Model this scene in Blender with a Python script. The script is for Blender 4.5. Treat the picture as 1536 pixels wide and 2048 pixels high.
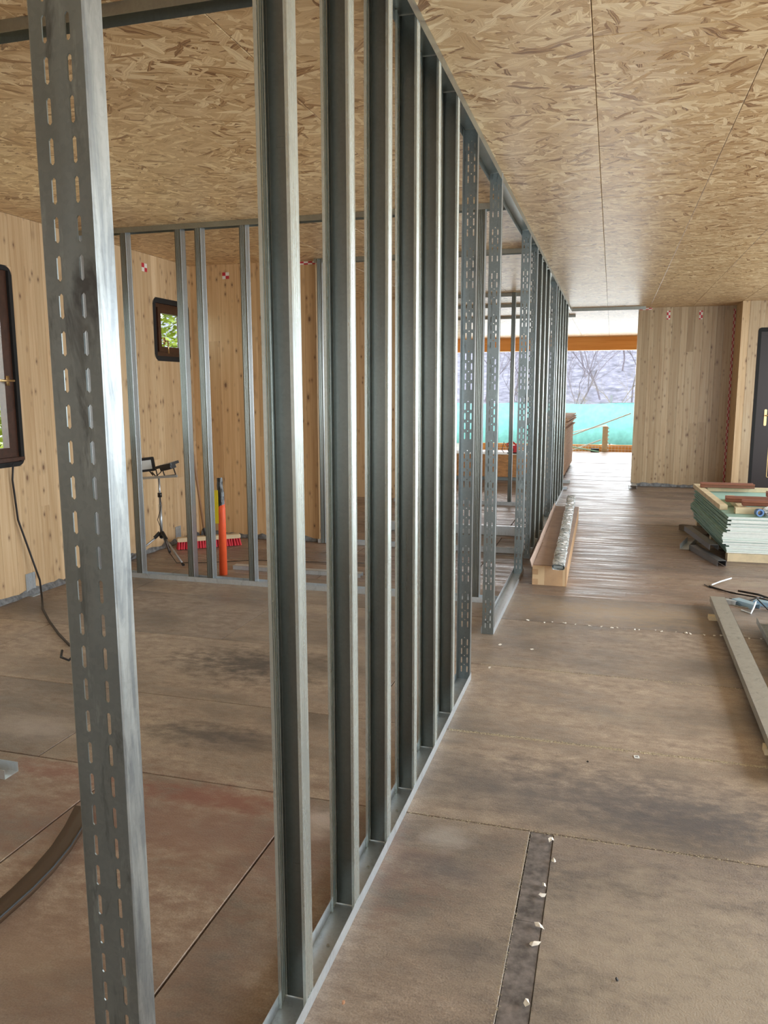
import bpy, math, random
from mathutils import Vector, Matrix
for o in list(bpy.data.objects): bpy.data.objects.remove(o)
SC = bpy.context.scene
COL = SC.collection
R = random.Random(7)
PI = math.pi

# ------------------------------------------------------------------ camera
cd = bpy.data.cameras.new('camera'); cam = bpy.data.objects.new('camera', cd); COL.objects.link(cam)
cd.sensor_fit = 'VERTICAL'; cd.sensor_height = 36.0; cd.lens = 1562.35/2048*36.0
cd.clip_start = 0.05; cd.clip_end = 300
r_ = Vector((0.96069617, 0.27759471, -0.00201381)); u_ = Vector((-0.04114269, 0.14955279, 0.98789738)); f_ = Vector((-0.27453626, 0.94898638, -0.15509578))
M = Matrix((( r_.x, u_.x, -f_.x, 0), (r_.y, u_.y, -f_.y, 0), (r_.z, u_.z, -f_.z, 1.55), (0, 0, 0, 1)))
cam.matrix_world = M
SC.camera = cam
# ------------------------------------------------------------------ view
SC.view_settings.view_transform = 'Standard'
SC.view_settings.look = 'None'
SC.view_settings.gamma = 1.0
SC.view_settings.use_curve_mapping = False
SC.view_settings.exposure = 0.0
# ------------------------------------------------------------------ sky and daylight
W = bpy.data.worlds.new('overcast_sky'); SC.world = W; W.use_nodes = True
bg = W.node_tree.nodes['Background']; bg.inputs[0].default_value = (0.86, 0.94, 1.0, 1); bg.inputs[1].default_value = 4.2

def area(name, loc, rot, sx, sy, power, col):
    l = bpy.data.lights.new(name, 'AREA'); l.shape = 'RECTANGLE'; l.size = sx; l.size_y = sy
    l.energy = power; l.color = col
    o = bpy.data.objects.new(name, l); o.location = loc; o.rotation_euler = rot; COL.objects.link(o); return o
# daylight through the glazed openings of the right-hand wall and the open far end
area('daylight_side', (4.6, 3.4, 1.65), (0, math.radians(90), 0), 2.2, 5.6, 310, (0.93, 0.98, 1.0))
area('daylight_side', (4.6, 9.4, 1.65), (0, math.radians(90), 0), 2.2, 4.6, 190, (0.90, 0.97, 1.0))
area('fill_rear', (0.6, -3.4, 1.45), (math.radians(90), 0, 0), 5.6, 1.7, 34, (1.0, 0.95, 0.88))  # unseen fill added behind the camera to brighten surfaces facing it
area('daylight_end', (-0.8, 21.6, 1.9), (math.radians(-90), 0, 0), 6.0, 2.6, 300, (0.95, 0.98, 1.0))
area('daylight_left', (-5.4, 4.2, 1.7), (0, math.radians(-90), 0), 1.4, 1.3, 40, (0.95, 1.0, 0.9))

# ================================================================== materials
def mat(name):
    m = bpy.data.materials.new(name); m.use_nodes = True
    nt = m.node_tree; return m, nt, nt.nodes['Principled BSDF']
def N(nt, t, **k):
    n = nt.nodes.new(t)
    for a, b in k.items(): setattr(n, a, b)
    return n
def lk(nt, a, b): nt.links.new(a, b)
def ramp(nt, fac, stops, interp='LINEAR'):
    n = N(nt, 'ShaderNodeValToRGB'); n.color_ramp.interpolation = interp
    e = n.color_ramp.elements
    while len(e) < len(stops): e.new(0.5)
    for i, (p, c) in enumerate(stops):
        e[i].position = p; e[i].color = (c[0], c[1], c[2], 1) if len(c) == 3 else c
    if fac is not None: lk(nt, fac, n.inputs[0])
    return n.outputs[0]
def mth(nt, op, a, b=None, c=None, clamp=False):
    n = N(nt, 'ShaderNodeMath', operation=op); n.use_clamp = clamp
    for i, v in enumerate((a, b, c)):
        if v is None: continue
        if isinstance(v, (int, float)): n.inputs[i].default_value = v
        else: lk(nt, v, n.inputs[i])
    return n.outputs[0]
def mix(nt, fac, a, b, mode='MIX'):
    n = N(nt, 'ShaderNodeMix', data_type='RGBA', blend_type=mode)
    if isinstance(fac, (int, float)): n.inputs[0].default_value = fac
    else: lk(nt, fac, n.inputs[0])
    for i, v in ((6, a), (7, b)):
        if isinstance(v, tuple): n.inputs[i].default_value = (v[0], v[1], v[2], 1)
        else: lk(nt, v, n.inputs[i])
    return n.outputs[2]
def coords(nt, scale=(1, 1, 1), rot=(0, 0, 0), loc=(0, 0, 0), src='pos', obj_rand=0):
    if src == 'pos': v = N(nt, 'ShaderNodeNewGeometry').outputs['Position']
    else: v = N(nt, 'ShaderNodeTexCoord').outputs['Object']
    if obj_rand:
        oi = N(nt, 'ShaderNodeObjectInfo').outputs['Random']
        cx = N(nt, 'ShaderNodeCombineXYZ')
        for i, k in enumerate((1.0, 0.63, 1.37)): lk(nt, mth(nt, 'MULTIPLY', oi, obj_rand*k), cx.inputs[i])
        a = N(nt, 'ShaderNodeVectorMath', operation='ADD'); lk(nt, v, a.inputs[0]); lk(nt, cx.outputs[0], a.inputs[1]); v = a.outputs[0]
    mp = N(nt, 'ShaderNodeMapping'); lk(nt, v, mp.inputs[0])
    mp.inputs['Scale'].default_value = scale; mp.inputs['Rotation'].default_value = rot; mp.inputs['Location'].default_value = loc
    return mp.outputs[0]
def noise(nt, vec, scale, detail=3, rough=0.5, dist=0):
    n = N(nt, 'ShaderNodeTexNoise'); lk(nt, vec, n.inputs['Vector'])
    n.inputs['Scale'].default_value = scale; n.inputs['Detail'].default_value = detail
    n.inputs['Roughness'].default_value = rough; n.inputs['Distortion'].default_value = dist
    return n.outputs[0]
def bump(nt, bs, h, strength, dist):
    b = N(nt, 'ShaderNodeBump'); b.inputs['Strength'].default_value = strength; b.inputs['Distance'].default_value = dist
    lk(nt, h, b.inputs['Height']); lk(nt, b.outputs[0], bs.inputs['Normal'])
MATS = {}
def simple(name, col, rough=0.6, metal=0.0, var=0.0, scale=20, bmp=0, **k):
    if name in MATS: return MATS[name]
    m, nt, bs = mat(name)
    bs.inputs['Roughness'].default_value = rough; bs.inputs['Metallic'].default_value = metal
    if var:
        v = coords(nt, src='obj', obj_rand=5)
        n = noise(nt, v, scale, 4, 0.6)
        lk(nt, ramp(nt, n, [(0.3, tuple(c*(1-var) for c in col)), (0.7, tuple(min(1, c*(1+var)) for c in col))]), bs.inputs['Base Color'])
        if bmp: bump(nt, bs, n, bmp, 0.002)
    else: bs.inputs['Base Color'].default_value = (*col, 1)
    for a, b in k.items(): bs.inputs[a.replace('_', ' ')].default_value = b
    MATS[name] = m; return m

def galvanised(name, col, rough, streak=0.0, grime=0.0, bmp=0.05, metal=0.92, cloud=0.0):
    m, nt, bs = mat(name)
    v = coords(nt, src='pos')
    sp = N(nt, 'ShaderNodeTexVoronoi'); lk(nt, v, sp.inputs['Vector']); sp.inputs['Scale'].default_value = 130
    n1 = noise(nt, coords(nt, (30, 30, 2.2)), 1.0, 4, 0.6)
    n2 = noise(nt, v, 9, 3, 0.6)
    sx = N(nt, 'ShaderNodeSeparateColor'); lk(nt, sp.outputs['Color'], sx.inputs[0])
    f = mth(nt, 'ADD', mth(nt, 'MULTIPLY', sx.outputs[0], 0.18), mth(nt, 'ADD', mth(nt, 'MULTIPLY', n1, 0.5), mth(nt, 'MULTIPLY', n2, 0.4)))
    c = ramp(nt, f, [(0.3, tuple(x*0.88 for x in col)), (0.75, tuple(min(1, x*1.09) for x in col))])
    if grime:
        g = noise(nt, coords(nt, (14, 14, 3.2)), 1.3, 5, 0.7, 0.6)
        gm = ramp(nt, g, [(0.56, (0, 0, 0)), (0.70, (grime, grime, grime))])
        c = mix(nt, gm, c, (0.08, 0.085, 0.09))
        g2 = noise(nt, coords(nt, (22, 22, 5), loc=(3, 1, 7)), 1.0, 5, 0.7)
        c = mix(nt, ramp(nt, g2, [(0.60, (0, 0, 0)), (0.74, (0.35, 0.35, 0.35))]), c, (0.62, 0.74, 0.78))
    if cloud:
        g3 = noise(nt, coords(nt, (40, 40, 5)), 1.0, 5, 0.65, 0.8)
        c = mix(nt, cloud, c, mix(nt, 1.0, c, ramp(nt, g3, [(0.40, (0.42, 0.46, 0.50)), (0.60, (1.15, 1.15, 1.12))]), 'MULTIPLY'))
    lk(nt, c, bs.inputs['Base Color'])
    bs.inputs['Metallic'].default_value = metal
    lk(nt, mth(nt, 'ADD', mth(nt, 'MULTIPLY', n1, 0.14), rough-0.07), bs.inputs['Roughness'])
    bump(nt, bs, n2, bmp, 0.002)
    return m
GALV = galvanised('galvanised_sheet_shaded', (0.185, 0.20, 0.185), 0.30)  # shade put into the colour: darker zinc for stud faces towards the camera
GALV_FL = galvanised('galvanised_ribbed_flange_lit', (0.62, 0.70, 0.69), 0.27, bmp=0.0, metal=0.85)  # same zinc with window light put into a paler flange colour
GALV_UA = galvanised('galvanised_heavy_profile', (0.25, 0.295, 0.305), 0.34, grime=0.8, bmp=0.15)
GALV_TR = galvanised('galvanised_track', (0.62, 0.69, 0.745), 0.36, grime=0.3, metal=0.68)
GALV_CT = galvanised('galvanised_ceiling_track', (0.36, 0.38, 0.35), 0.34)
GALV_PF = galvanised('galvanised_post_flange', (0.42, 0.46, 0.475), 0.34, grime=0.45, bmp=0.10, cloud=0.55)
GALV_CROSS = galvanised('galvanised_cross_stud_lit', (0.50, 0.54, 0.56), 0.34)  # window light in the colour: paler zinc for cross-stud webs facing right
DUSTY = galvanised('dusty_galvanised', (0.50, 0.51, 0.48), 0.5, grime=0.4)

def osb(name, bright=1.0):
    m, nt, bs = mat(name)
    base = coords(nt, obj_rand=11)
    nz = N(nt, 'ShaderNodeTexNoise'); lk(nt, base, nz.inputs['Vector']); nz.inputs['Scale'].default_value = 9; nz.inputs['Detail'].default_value = 2
    dv = N(nt, 'ShaderNodeVectorMath', operation='MULTIPLY_ADD'); lk(nt, nz.outputs['Color'], dv.inputs[0]); dv.inputs[1].default_value = (0.05, 0.05, 0.05); lk(nt, base, dv.inputs[2])
    val = None
    for i, (a, sx, sy) in enumerate(((-50, 8, 34), (-24, 7, 42), (3, 9, 34), (24, 6.5, 44), (50, 8, 38), (80, 10, 40))):
        mp = N(nt, 'ShaderNodeMapping'); mp.vector_type = 'TEXTURE'
        lk(nt, dv.outputs[0], mp.inputs[0])
        mp.inputs['Rotation'].default_value = (0, 0, math.radians(a)); mp.inputs['Scale'].default_value = (1/sx, 1/sy, 1)
        mp.inputs['Location'].default_value = (i*3.7, i*1.9, 0)
        vo = N(nt, 'ShaderNodeTexVoronoi', voronoi_dimensions='2D'); lk(nt, mp.outputs[0], vo.inputs['Vector']); vo.inputs['Scale'].default_value = 1.0
        s = N(nt, 'ShaderNodeSeparateColor'); lk(nt, vo.outputs['Color'], s.inputs[0])
        fm = N(nt, 'ShaderNodeMapping'); lk(nt, mp.outputs[0], fm.inputs[0]); fm.inputs['Scale'].default_value = (0.5, 5.0, 1)
        fb = noise(nt, fm.outputs[0], 1.0, 4, 0.7, 0.3)
        if val is None: val, hh, fib = s.outputs[0], s.outputs[1], fb
        else:
            c = mth(nt, 'GREATER_THAN', s.outputs[1], hh)
            hh2 = mth(nt, 'MAXIMUM', s.outputs[1], hh)
            d = mth(nt, 'SUBTRACT', s.outputs[0], val)
            val = mth(nt, 'MULTIPLY_ADD', d, c, val); hh = hh2
            fib = mth(nt, 'MULTIPLY_ADD', mth(nt, 'SUBTRACT', fb, fib), c, fib)
    fine = fib
    v2 = mth(nt, 'ADD', val, mth(nt, 'MULTIPLY', mth(nt, 'SUBTRACT', fine, 0.5), 1.3))
    b = bright
    c = ramp(nt, v2, [(0.0, (0.22*b, 0.12*b, 0.055*b)), (0.03, (0.36*b, 0.21*b, 0.10*b)), (0.13, (0.48*b, 0.33*b, 0.175*b)), (0.42, (0.56*b, 0.41*b, 0.235*b)), (0.75, (0.63*b, 0.485*b, 0.295*b)), (1.0, (0.78*b, 0.66*b, 0.45*b))])
    big = noise(nt, coords(nt), 1.6, 2, 0.5)
    c = mix(nt, 1.0, c, ramp(nt, big, [(0.3, (0.92, 0.86, 0.80)), (0.7, (1.05, 1.0, 0.93))]), 'MULTIPLY')
    lk(nt, c, bs.inputs['Base Color'])
    bs.inputs['Roughness'].default_value = 0.40
    bs.inputs['Specular IOR Level'].default_value = 0.5
    bump(nt, bs, mth(nt, 'ADD', mth(nt, 'MULTIPLY', val, 0.6), mth(nt, 'ADD', hh, mth(nt, 'MULTIPLY', fine, 1.6))), 0.45, 0.0022)
    return m
OSB = osb('osb_ceiling_board', 1.16)
OSB_EDGE = simple('osb_stack_board', (0.56, 0.36, 0.22), 0.8, var=0.25, scale=14)

def clt(name, tint=(1, 1, 1), rough=0.55):
    m, nt, bs = mat(name)
    oi = N(nt, 'ShaderNodeObjectInfo').outputs['Random']
    v = coords(nt, (1, 1, 1), obj_rand=17)
    g = noise(nt, coords(nt, (34, 34, 1.1), obj_rand=17), 1.0, 5, 0.62, 0.25)
    g2 = noise(nt, coords(nt, (110, 110, 2.0), obj_rand=9), 1.0, 2, 0.5)
    c = ramp(nt, mth(nt, 'ADD', mth(nt, 'MULTIPLY', g, 0.75), mth(nt, 'MULTIPLY', g2, 0.25)),
             [(0.30, (0.50*tint[0], 0.32*tint[1], 0.165*tint[2])), (0.48, (0.63*tint[0], 0.45*tint[1], 0.265*tint[2])), (0.7, (0.74*tint[0], 0.58*tint[1], 0.375*tint[2]))])
    c = mix(nt, 1.0, c, ramp(nt, oi, [(0.0, (0.84, 0.80, 0.74)), (0.5, (0.98, 0.96, 0.94)), (1.0, (1.1, 1.1, 1.1))]), 'MULTIPLY')
    for sc, thr, lo in ((4.2, 0.10, 0.05), (8.5, 0.12, 0.05)):
        vo = N(nt, 'ShaderNodeTexVoronoi'); lk(nt, coords(nt, (1.6, 1.6, 0.8), obj_rand=17+sc), vo.inputs['Vector']); vo.inputs['Scale'].default_value = sc
        dd = mth(nt, 'ADD', vo.outputs['Distance'], mth(nt, 'MULTIPLY', mth(nt, 'SUBTRACT', noise(nt, v, 45, 2), 0.5), 0.05))
        k = ramp(nt, dd, [(lo, (1, 1, 1)), (thr, (0.35, 0.35, 0.35)), (thr*2.2, (0, 0, 0))])
        c = mix(nt, mth(nt, 'MULTIPLY', k, 0.9), c, (0.13, 0.06, 0.03))
    lk(nt, c, bs.inputs['Base Color']); bs.inputs['Roughness'].default_value = rough
    bump(nt, bs, g, 0.12, 0.002)
    return m
CLT = clt('spruce_lamella'); CLT_FAR = clt('spruce_lamella_dark', (0.70, 0.72, 0.74), 0.36); CLT_REAR = clt('spruce_lamella_bounce_tint', (1.0, 0.92, 0.80))  # rear copy has warm bounced light in its tint; far copy darker, glossier
def glulam():
    m, nt, bs = mat('glued_orange_timber')
    g = noise(nt, coords(nt, (0.8, 20, 26)), 1.0, 4, 0.6)
    lk(nt, ramp(nt, g, [(0.3, (0.80, 0.36, 0.09)), (0.7, (0.95, 0.52, 0.17))]), bs.inputs['Base Color']); bs.inputs['Roughness'].default_value = 0.5
    return m
GLULAM = glulam()

def floor_mat(far=False):
    m, nt, bs = mat('dusty_film_faced_board')
    oi = N(nt, 'ShaderNodeObjectInfo').outputs['Random']
    p = coords(nt)
    n1 = noise(nt, coords(nt, (0.8, 1.7, 1), obj_rand=3), 1.5, 6, 0.62, 0.3)
    n2 = noise(nt, coords(nt, (1, 1.6, 1)), 11, 6, 0.68)
    n3 = noise(nt, coords(nt, (1, 1, 1)), 170, 3, 0.6)
    n4 = noise(nt, coords(nt, (0.7, 1.4, 1), loc=(5, 9, 1)), 2.1, 5, 0.6)
    c = ramp(nt, n2, [(0.28, (0.225, 0.180, 0.145)), (0.5, (0.325, 0.265, 0.213)), (0.74, (0.455, 0.385, 0.315))])
    n5 = noise(nt, coords(nt, (18, 46, 1)), 1.0, 5, 0.7, 0.5)
    c = mix(nt, 1.0, c, ramp(nt, n5, [(0.3, (0.82, 0.82, 0.84)), (0.55, (1, 1, 1)), (0.75, (1.13, 1.12, 1.10))]), 'MULTIPLY')
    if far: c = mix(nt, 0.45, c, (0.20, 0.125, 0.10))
    dark = mth(nt, 'MULTIPLY', ramp(nt, mth(nt, 'ADD', mth(nt, 'MULTIPLY', n1, 0.72), mth(nt, 'MULTIPLY', n2, 0.28)), [(0.47, (0, 0, 0)), (0.60, (1, 1, 1))]), 0.60)
    c = mix(nt, dark, c, (0.092, 0.086, 0.082))
    dust = mth(nt, 'MULTIPLY', ramp(nt, n4, [(0.54, (0, 0, 0)), (0.72, (1, 1, 1))]), 0.5)
    c = mix(nt, dust, c, (0.42, 0.36, 0.28))
    c = mix(nt, 1.0, c, ramp(nt, oi, [(0, (0.80, 0.80, 0.83)), (0.5, (1, 0.97, 0.94)), (1, (1.16, 1.12, 1.06))]), 'MULTIPLY')
    c = mix(nt, 1.0, c, ramp(nt, n3, [(0.3, (0.76, 0.76, 0.76)), (0.7, (1.22, 1.22, 1.22))]), 'MULTIPLY')
    sep = N(nt, 'ShaderNodeSeparateXYZ'); lk(nt, p, sep.inputs[0]); X, Y = sep.outputs[0], sep.outputs[1]
    # spilt red pigment
    def spot(cx, cy, rx, ry, col, amt, c):
        dx = mth(nt, 'DIVIDE', mth(nt, 'SUBTRACT', X, cx), rx); dy = mth(nt, 'DIVIDE', mth(nt, 'SUBTRACT', Y, cy), ry)
        d = mth(nt, 'SQRT', mth(nt, 'ADD', mth(nt, 'MULTIPLY', dx, dx), mth(nt, 'MULTIPLY', dy, dy)))
        d = mth(nt, 'ADD', d, mth(nt, 'MULTIPLY', mth(nt, 'SUBTRACT', n2, 0.5), 2.2))
        f = mth(nt, 'MULTIPLY', ramp(nt, d, [(0.15, (1, 1, 1)), (1.0, (0, 0, 0))]), amt)
        return mix(nt, f, c, col)
    c = spot(-1.40, 2.50, 0.42, 0.10, (0.27, 0.07, 0.05), 0.60, c)
    c = spot(-2.15, 2.52, 0.40, 0.08, (0.27, 0.09, 0.07), 0.50, c)
    c = spot(-1.5, 2.28, 1.2, 0.42, (0.25, 0.13, 0.105), 0.55, c)
    c = spot(-1.6, 1.6, 1.0, 0.7, (0.24, 0.15, 0.11), 0.5, c)
    c = spot(-2.5, 2.85, 0.35, 0.15, (0.55, 0.50, 0.46), 0.45, c)
    c = spot(-0.95, 2.45, 0.12, 0.14, (0.62, 0.57, 0.52), 0.55, c)
    c = spot(-1.9, 3.9, 0.55, 0.32, (0.075, 0.07, 0.065), 0.85, c)
    c = spot(-1.7, 3.0, 0.45, 0.14, (0.08, 0.075, 0.075), 0.75, c)
    c = spot(0.1, 2.92, 0.95, 0.30, (0.125, 0.115, 0.115), 0.72, c)
    c = spot(0.35, 2.80, 0.40, 0.20, (0.095, 0.09, 0.095), 0.75, c)
    c = spot(-0.46, 2.30, 0.20, 0.10, (0.11, 0.105, 0.11), 0.6, c)
    c = spot(-0.50, 2.48, 0.12, 0.10, (0.50, 0.47, 0.43), 0.5, c)
    c = spot(-0.30, 1.95, 0.16, 0.09, (0.10, 0.09, 0.09), 0.55, c)
    c = spot(0.35, 2.0, 0.75, 0.62, (0.43, 0.37, 0.29), 0.75, c)
    c = spot(0.05, 5.5, 0.8, 0.33, (0.44, 0.33, 0.215), 0.65, c)
    lk(nt, c, bs.inputs['Base Color'])
    lk(nt, ramp(nt, mth(nt, 'ADD', mth(nt, 'MULTIPLY', n1, 0.6), mth(nt, 'MULTIPLY', n2, 0.4)), [(0.35, (0.62, 0.62, 0.62)), (0.65, (0.36, 0.36, 0.36))]), bs.inputs['Roughness'])
    hgt = mth(nt, 'ADD', mth(nt, 'MULTIPLY', n2, 1.2), mth(nt, 'ADD', mth(nt, 'MULTIPLY', n3, 1.0), mth(nt, 'MULTIPLY', n5, 0.5)))
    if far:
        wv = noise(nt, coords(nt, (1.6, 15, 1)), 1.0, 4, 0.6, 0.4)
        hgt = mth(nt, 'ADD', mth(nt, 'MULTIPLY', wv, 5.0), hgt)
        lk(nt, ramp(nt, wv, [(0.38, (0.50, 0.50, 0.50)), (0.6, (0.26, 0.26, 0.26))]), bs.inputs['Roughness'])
    bump(nt, bs, hgt, 0.40, 0.004)
    return m
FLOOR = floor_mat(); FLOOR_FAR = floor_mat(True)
FELT = simple('dark_torn_felt', (0.16, 0.14, 0.13), 0.85, var=0.5, scale=30, bmp=0.8)
DARK = simple('dark_subfloor', (0.05, 0.035, 0.025), 0.9)
BITUM = simple('grey_bitumen_strip', (0.15, 0.155, 0.16), 0.55, var=0.6, scale=24, bmp=1.0)
BLACK = simple('black_foam', (0.012, 0.012, 0.012), 0.85)
BLKP = simple('black_plastic', (0.018, 0.019, 0.021), 0.4)
FRAME = simple('dark_brown_frame', (0.055, 0.022, 0.012), 0.35, var=0.3, scale=18)
DOORM = simple('dark_brown_door', (0.02, 0.012, 0.012), 0.45)
BRASS = simple('brass', (0.72, 0.52, 0.26), 0.3, 0.9)
GLASS = None
def glass():
    m, nt, bs = mat('window_glass'); bs.inputs['Base Color'].default_value = (0.95, 1, 0.97, 1)
    bs.inputs['Roughness'].default_value = 0.0; bs.inputs['Transmission Weight'].default_value = 1.0; bs.inputs['IOR'].default_value = 1.0
    return m
GLASS = glass()
CARD = simple('cardboard', (0.50, 0.32, 0.18), 0.75, var=0.14, scale=7)
CARDG = simple('cardboard_top', (0.42, 0.31, 0.25), 0.7, var=0.12, scale=6)
TAPE = simple('brown_packing_tape', (0.62, 0.45, 0.27), 0.35)
def film():
    m, nt, bs = mat('crinkled_clear_film')
    v = coords(nt, (16, 75, 30), rot=(0, 0, 0.35)); n = noise(nt, v, 1.0, 3, 0.65, 1.5)
    lk(nt, ramp(nt, n, [(0.40, (0.16, 0.20, 0.21)), (0.50, (0.62, 0.68, 0.69)), (0.6, (0.95, 0.97, 0.98))]), bs.inputs['Base Color'])
    bs.inputs['Roughness'].default_value = 0.22; bs.inputs['Coat Weight'].default_value = 0.6
    bump(nt, bs, n, 0.9, 0.008); return m
FILM = film()
GREENP = simple('green_plasterboard_face', (0.30, 0.48, 0.42), 0.8, var=0.08, scale=6)
GREENE = simple('green_plasterboard_edge', (0.22, 0.36, 0.32), 0.8)
WHITEE = simple('gypsum_edge', (0.78, 0.83, 0.80), 0.8, var=0.06, scale=30)
BATTEN = simple('pale_batten', (0.66, 0.55, 0.36), 0.7, var=0.15, scale=9)
TERRA = simple('brown_coated_profile', (0.24, 0.095, 0.06), 0.4, var=0.12, scale=12)
BLUE = simple('blue_tape', (0.12, 0.25, 0.52), 0.5)
ORANGE = simple('orange_tube', (0.88, 0.12, 0.035), 0.5, var=0.08, scale=12)
YELLOW = simple('yellow_label', (0.85, 0.68, 0.02), 0.5)
BLKFILM = simple('black_film_wrap', (0.03, 0.033, 0.035), 0.2, var=0.5, scale=40, bmp=1.0)
RED = simple('red_bristles', (0.62, 0.03, 0.05), 0.6)
BWOOD = simple('broom_wood', (0.62, 0.48, 0.30), 0.6, var=0.1)
STICK = simple('broom_stick_wood', (0.30, 0.17, 0.09), 0.6)
LAMPG = simple('flood_glass', (0.70, 0.74, 0.75), 0.15)
LED = simple('led_field', (0.85, 0.82, 0.62), 0.3)
STEEL = simple('tripod_steel', (0.42, 0.45, 0.48), 0.35, 0.7)
CABLE = simple('black_cable', (0.012, 0.012, 0.014), 0.5)
RUBBER = simple('blue_black_hose', (0.035, 0.045, 0.055), 0.5)
PAPER = simple('torn_white_paper', (0.80, 0.76, 0.68), 0.8, var=0.15, scale=40)
WHITEB = simple('bright_scrap', (0.80, 0.88, 0.95), 0.4)
BLUEM = simple('blue_metal_offcut', (0.42, 0.62, 0.78), 0.35, 0.6)
CHIPS = simple('sawdust_crumbs', (0.55, 0.48, 0.34), 0.9)
NET = simple('teal_fence_net', (0.22, 0.56, 0.52), 0.9, var=0.14, scale=6)
EARTH = simple('pale_earth', (0.34, 0.31, 0.26), 0.95, var=0.25, scale=3, bmp=0.5)
HILL = simple('brushy_hillside', (0.185, 0.175, 0.215), 1.0, var=0.5, scale=2.5)
BARK = simple('grey_bark', (0.20, 0.17, 0.19), 0.9, var=0.25)
TWIG = simple('ochre_twig', (0.26, 0.21, 0.13), 0.9)
LEAF = simple('sunlit_leaf', (0.34, 0.40, 0.055), 0.6, var=0.6, scale=5)
ORW = simple('orange_formwork', (0.80, 0.38, 0.10), 0.6, var=0.15, scale=6)
WHITES = simple('white_sheet', (0.82, 0.84, 0.82), 0.6)
GREYP = simple('grey_padding', (0.22, 0.25, 0.25), 0.6)
REDT = simple('red_saw_body', (0.62, 0.04, 0.05), 0.4)

def checker(name, a, b, s):
    m, nt, bs = mat(name)
    ch = N(nt, 'ShaderNodeTexChecker'); lk(nt, coords(nt, src='obj', loc=(0.0013, 0.0013, 0.0013)), ch.inputs[0]); ch.inputs['Scale'].default_value = s
    ch.inputs[1].default_value = (*a, 1); ch.inputs[2].default_value = (*b, 1)
    lk(nt, ch.outputs[0], bs.inputs['Base Color']); bs.inputs['Roughness'].default_value = 0.5; return m
REDWHITE = checker('red_white_tape', (0.55, 0.03, 0.05), (0.82, 0.78, 0.72), 1/0.045)
REDWHITE_B = checker('red_dark_tape', (0.42, 0.03, 0.05), (0.60, 0.40, 0.36), 1/0.05)

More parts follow.
